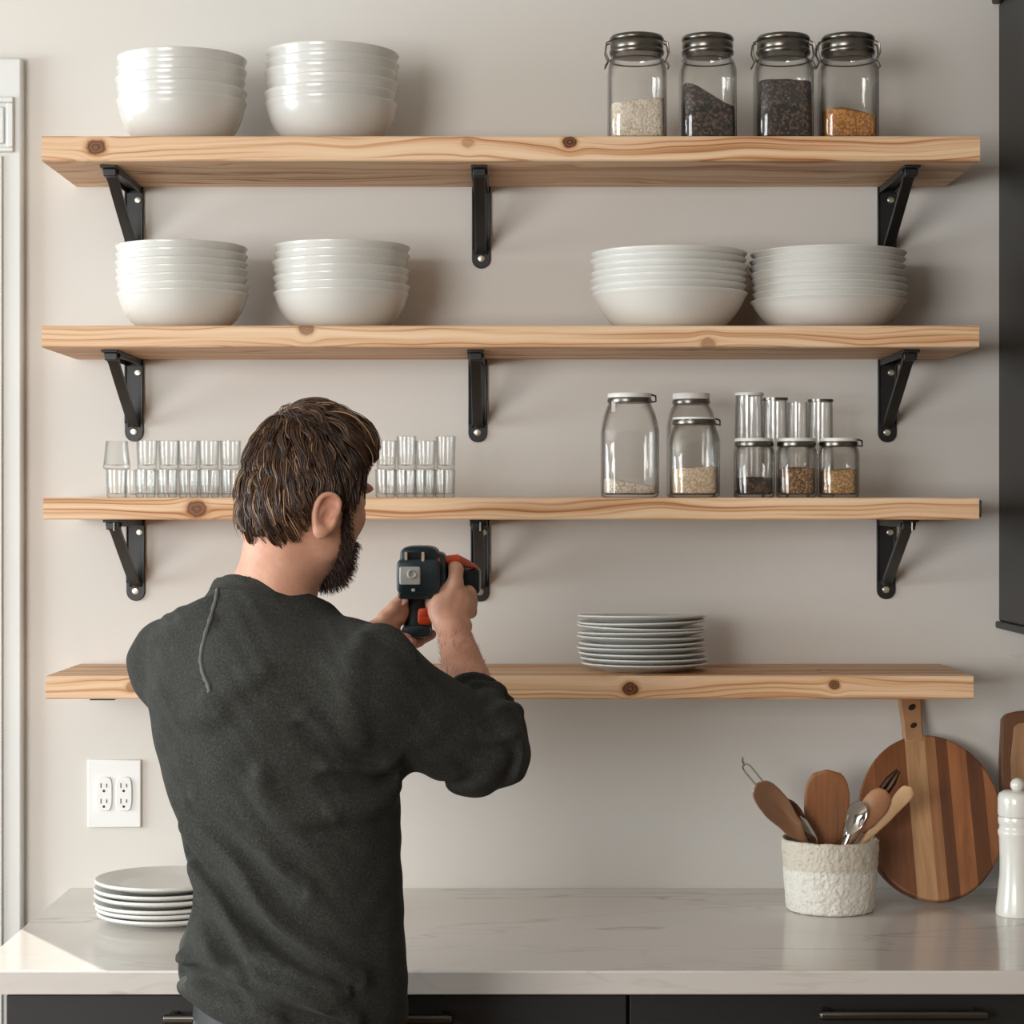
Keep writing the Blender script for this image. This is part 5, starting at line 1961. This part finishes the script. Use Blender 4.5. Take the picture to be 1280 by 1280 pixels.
for an in feet:
    S = MB()
    secs = []
    for t, w_, h_ in ((-0.085, 0.020, 0.035), (-0.075, 0.033, 0.075), (-0.02, 0.039, 0.095), (0.04, 0.041, 0.070), (0.11, 0.046, 0.052), (0.155, 0.042, 0.043), (0.185, 0.025, 0.030), (0.192, 0.008, 0.014)):
        ring = []
        for j in range(20):
            q = 2 * math.pi * j / 20
            c_, s_ = math.cos(q), math.sin(q)
            zz = (s_ * 0.5 + 0.5) ** 0.8 * h_
            ring.append(Vector((an.x, an.y, 0.001)) + tr_ * (w_ * math.copysign(abs(c_) ** 0.7, c_)) + tf_ * t + Vector((0, 0, zz)) - PB)
        secs.append(ring)
    S.rings(secs)
    S.build('shoe', M['leather'], person, angle=60)


# ---- hair and beard
def strand_mat(name, stops, rough=0.38):
    t = NT(name)
    a = t.n('Attribute', attribute_name='tone')
    c = t.ramp(a.outputs['Fac'], stops)
    return t.surf(Base_Color=c, Roughness=rough, Specular_IOR_Level=0.5, Sheen_Weight=0.0)


M['hair'] = strand_mat('brown_hair', [(0.0, srgb(44, 29, 20)), (0.45, srgb(84, 57, 39)), (0.75, srgb(136, 99, 68)), (1.0, srgb(205, 166, 124))])
M['beard'] = strand_mat('dark_beard', [(0.0, srgb(30, 18, 12)), (0.6, srgb(62, 36, 22)), (1.0, srgb(112, 68, 42))], 0.5)
M['hair_base'] = plain('hair_undercoat', srgb(40, 27, 19), 0.95, vary=0.3, scale=90, bump=0.5, bscale=260)

HE = np.array([0.069, 0.080, 0.085])
HOFF = np.array([0.0, -0.005, 0.004])


def hairline(r, f):
    """Lowest u at which hair grows, by how far forward the root lies."""
    return np.interp(f, [-0.12, -0.085, -0.065, -0.052, -0.044, -0.038, -0.012, -0.006, 0.02, 0.034, 0.05, 0.08], [-0.080, -0.083, -0.080, -0.072, -0.058, -0.024, -0.018, -0.034, -0.034, 0.006, 0.040, 0.050])


def tolocal(p):
    q = p - A3(HC)
    return q @ np.array([A3(hr), A3(hf), A3(hu)]).T


CAP = Sdf()
CAP.add(ell(HC + hr * HOFF[0] + hf * HOFF[1] + hu * HOFF[2], HE, HAX), 0)
CAP.add(ell(HC - hf * 0.044 - hu * 0.046, (0.048, 0.036, 0.046), HAX), 0.03)
CAP.add(ell(HC - hr * 0.002 + hf * 0.020 + hu * 0.064, (0.050, 0.062, 0.032), HAX), 0.03)


def capcut(p):
    q = tolocal(p)
    return (hairline(q[:, 0], q[:, 1]) - q[:, 2]) * 0.75


CAP.cut(capcut, 0.006)
CAP.disp(lambda p: 0.0012 * np.sin(tolocal(p)[:, 0] * 420 + 3 * np.sin(tolocal(p)[:, 2] * 60)))
vv, ff = CAP.mesh(A3(HC) - 0.16, A3(HC) + 0.16, 0.0028)
hair = np_object('hair', vv, ff, M['hair_base'], person, PB, 1)
hair['label'] = 'wavy brown hair reaching the nape'
HSURF = Sdf()
HSURF.ops = CAP.ops[:3]


def strands(name, polylines, radii, tones, mat, parent, sides=4):
    """Many thin hairs as one mesh with a per-hair tone attribute."""
    V, Fc, Tn = [], [], []
    base = 0
    for pts, rad, tone in zip(polylines, radii, tones):
        n = len(pts)
        tg = np.gradient(pts, axis=0)
        tg /= np.linalg.norm(tg, axis=1)[:, None] + 1e-9
        ref = np.array([0.31, 0.52, 0.79])
        u_ = np.cross(tg, ref)
        u_ /= np.linalg.norm(u_, axis=1)[:, None] + 1e-9
        w_ = np.cross(tg, u_)
        r = rad * np.linspace(1, 0.35, n)[:, None]
        ringv = [pts + (u_ * math.cos(2 * math.pi * j / sides) + w_ * math.sin(2 * math.pi * j / sides)) * r for j in range(sides)]
        V.append(np.stack(ringv, 1).reshape(-1, 3))
        i = np.arange(n - 1)[:, None] * sides
        j = np.arange(sides)[None, :]
        k = (j + 1) % sides
        Fc.append(np.stack([i + j, i + k, i + sides + k, i + sides + j], -1).reshape(-1, 4) + base)
        Tn.append(np.full(n * sides, tone))
        base += n * sides
    V, Fc, Tn = np.concatenate(V), np.concatenate(Fc), np.concatenate(Tn)
    o = np_object(name, V, Fc, mat, parent, PB)
    at = o.data.attributes.new('tone', 'FLOAT', 'POINT')
    at.data.foreach_set('value', Tn.astype(np.float32))
    return o


rng = np.random.default_rng(11)
Hm = np.array([A3(hr), A3(hf), A3(hu)])
wd = np.array([-0.20, -0.52, 0.83])
wd /= np.linalg.norm(wd)


def project_out(p, off):
    """Push points to a given height above the hair volume."""
    for _ in range(4):
        d = HSURF.run(p)
        e = 0.002
        g = np.stack([HSURF.run(p + np.eye(3)[i] * e) - d for i in range(3)], 1) / e
        g /= np.linalg.norm(g, axis=1)[:, None] + 1e-9
        p = p - g * (d - off)[:, None]
    return p


polys, radii, tones = [], [], []
guides = 0
while guides < 760:
    nrm = rng.normal(size=3)
    nrm /= np.linalg.norm(nrm)
    if guides >= 640:            # the whorl at the crown is thick
        nrm = wd + nrm * rng.uniform(0.02, 0.28)
        nrm /= np.linalg.norm(nrm)
    loc = HOFF + nrm * HE
    if loc[2] < hairline(loc[0], loc[1]) + 0.002:
        continue
    guides += 1
    length = rng.uniform(0.45, 0.95)
    if loc[1] > 0.02 and loc[2] > 0.03:
        length = rng.uniform(0.35, 0.6)
    steps = 13
    ph, wl = rng.uniform(0, 6.28), rng.uniform(4.0, 7.0)
    amp = rng.uniform(0.015, 0.055)
    cur = nrm.copy()
    path, side_v = [], []
    for k in range(steps):
        t = -(wd - cur * (cur @ wd))
        t /= np.linalg.norm(t) + 1e-6
        sd = np.cross(cur, t)
        fwd = np.array([0.12, 0.5, 0.0]) * (1 if cur[1] > -0.2 and cur[2] > 0.2 else 0.0)
        dn = np.array([0, 0.0, -0.55]) * (1 if cur[2] < 0.75 else 0.2)
        t = t + fwd + dn
        t -= cur * (cur @ t)
        t /= np.linalg.norm(t) + 1e-6
        path.append(cur.copy())
        side_v.append(sd)
        wv = amp * math.cos(ph + wl * k / steps * 1.6) * (k / steps)
        cur = cur + t * (length / steps) + sd * wv
        cur /= np.linalg.norm(cur)
    path, side_v = np.array(path), np.array(side_v)
    wp = (HOFF + path * HE) @ Hm + A3(HC)
    m = np.linspace(0, 1, steps)
    off = -0.003 + rng.uniform(0.002, 0.011) * np.sin(m * math.pi * 0.75)
    wp = project_out(wp, off)
    # keep tips from running far below the hairline
    ql = tolocal(wp)
    lim = hairline(ql[:, 0], ql[:, 1]) - (0.010 + 0.012 * rng.random()) * np.where((ql[:, 1] > -0.05), 0.15, 1.0)
    keep = ql[:, 2] > lim
    last = steps if keep.all() else max(5, int(np.argmin(keep)))
    wp, side_v = wp[:last], side_v[:last]
    m = np.linspace(0, 1, last)
    base_tone = float(rng.uniform(0.55, 0.95)) if rng.random() < 0.45 else float(rng.uniform(0.05, 0.45))
    sdw = side_v @ Hm
    nstr = 11
    for q in range(nstr):
        spread = (rng.normal() * 0.0050) * (1.0 - 0.62 * m)
        lift = rng.normal() * 0.0012 * np.ones_like(m)
        rad_dir = (wp - A3(HC))
        rad_dir /= np.linalg.norm(rad_dir, axis=1)[:, None]
        cut = max(5, int(last * rng.uniform(0.8, 1.01)))
        pl = (wp + sdw * spread[:, None] + rad_dir * lift[:, None])[:cut]
        polys.append(pl)
        radii.append(rng.uniform(0.0005, 0.0010))
        tones.append(float(np.clip((base_tone if base_tone < 0.5 or rng.random() < 0.3 else 0.3) + rng.normal() * 0.12, 0, 1)))
lk = strands('locks', polys, radii, tones, M['hair'], hair)

# beard volume and its bristles
BR = Sdf()
BR.add(hell(0, 0.050, -0.086, (0.050, 0.046, 0.044)), 0)
BR.add(hell(0, 0.072, -0.104, (0.036, 0.032, 0.030)), 0.02)
for s in (-1, 1):
    BR.add(chain([H(s * 0.0720, 0.016, -0.028), H(s * 0.066, 0.022, -0.055), H(s * 0.052, 0.038, -0.085)], [0.006, 0.010, 0.015]), 0.018)
    BR.add(chain([H(s * 0.006, 0.098, -0.056), H(s * 0.030, 0.086, -0.066)], [0.007, 0.008]), 0.01)


def beardcut(p):
    q = tolocal(p)
    top = np.interp(q[:, 1], [0.0, 0.03, 0.05, 0.075, 0.095, 0.12], [-0.010, -0.030, -0.052, -0.058, -0.050, -0.050])
    return np.maximum(q[:, 2] - top, 0.008 - q[:, 1]) * 0.8


BR.cut(beardcut, 0.006)
BR.sub(hell(0, 0.098, -0.0685, (0.019, 0.012, 0.0055)), 0.004)
vv, ff = BR.mesh(A3(HC) - 0.17, A3(HC) + 0.17, 0.0026)
beard = np_object('beard', vv, ff, M['hair_base'], person, PB, 1)
beard['label'] = 'full dark reddish brown beard'
sel = rng.choice(len(vv), size=min(len(vv), 3200), replace=False)
polys, radii, tones = [], [], []
p0 = vv[sel]
e = 0.002
d0 = BR.run(p0)
g0 = np.stack([BR.run(p0 + np.eye(3)[i] * e) - d0 for i in range(3)], 1)
g0 /= np.linalg.norm(g0, axis=1)[:, None] + 1e-9
dirw = A3(hf) * 0.55 - A3(hu) * 0.8
for a, g in zip(p0, g0):
    L = rng.uniform(0.005, 0.011)
    t = g * 0.55 + dirw * 0.8 + rng.normal(size=3) * 0.22
    t /= np.linalg.norm(t)
    s = np.linspace(0, 1, 5)[:, None]
    polys.append(a - g * 0.001 + t * L * s + g * (0.0015 * np.sin(s * 3.0)))
    radii.append(rng.uniform(0.0003, 0.0006))
    tones.append(float(np.clip(rng.normal(0.4, 0.25), 0, 1)))
strands('bristles', polys, radii, tones, M['beard'], beard)

# eyebrows and eyes, mostly turned away
M['eye'] = plain('eye_white', srgb(226, 220, 212), 0.15)
polys, radii, tones = [], [], []
for s in (-1, 1):
    for k in range(70):
        r = rng.uniform(0.012, 0.040)
        p = A3(H(s * r, 0.096 - 0.0055 * (r / 0.03) ** 2, 0.010 + 0.005 * math.sin(r * 60) + rng.uniform(-0.003, 0.003)))
        t = A3(hr) * s * 0.9 + A3(hu) * rng.uniform(-0.3, 0.3) - A3(hf) * 0.55
        polys.append(p + np.linspace(0, 1, 4)[:, None] * t * 0.008)
        radii.append(0.0004)
        tones.append(0.3)
strands('eyebrows', polys, radii, tones, M['beard'], person)
# fine hair on the right forearm
polys, radii, tones = [], [], []
for k in range(420):
    t = rng.uniform(0.38, 0.9)
    c = A3(R_EL.lerp(R_WR, t))
    a = rng.uniform(0, 2 * math.pi)
    u1 = A3(cd.cross(Vector((0, 1, 0))).normalized())
    w1 = np.cross(A3(cd), u1)
    o_ = u1 * math.cos(a) + w1 * math.sin(a)
    r = np.interp(t, [0.3, 0.62, 1.0], [0.0345, 0.029, 0.0215])
    dr = A3(cd) * 0.8 + np.cross(A3(cd), o_) * 0.5 + o_ * 0.28
    polys.append(c + o_ * (r - 0.0006) + np.linspace(0, 1, 4)[:, None] * dr * rng.uniform(0.006, 0.012))
    radii.append(0.00016)
    tones.append(rng.uniform(0.2, 0.9))
strands('arm_hair', polys, radii, tones, M['beard'], person, 3)
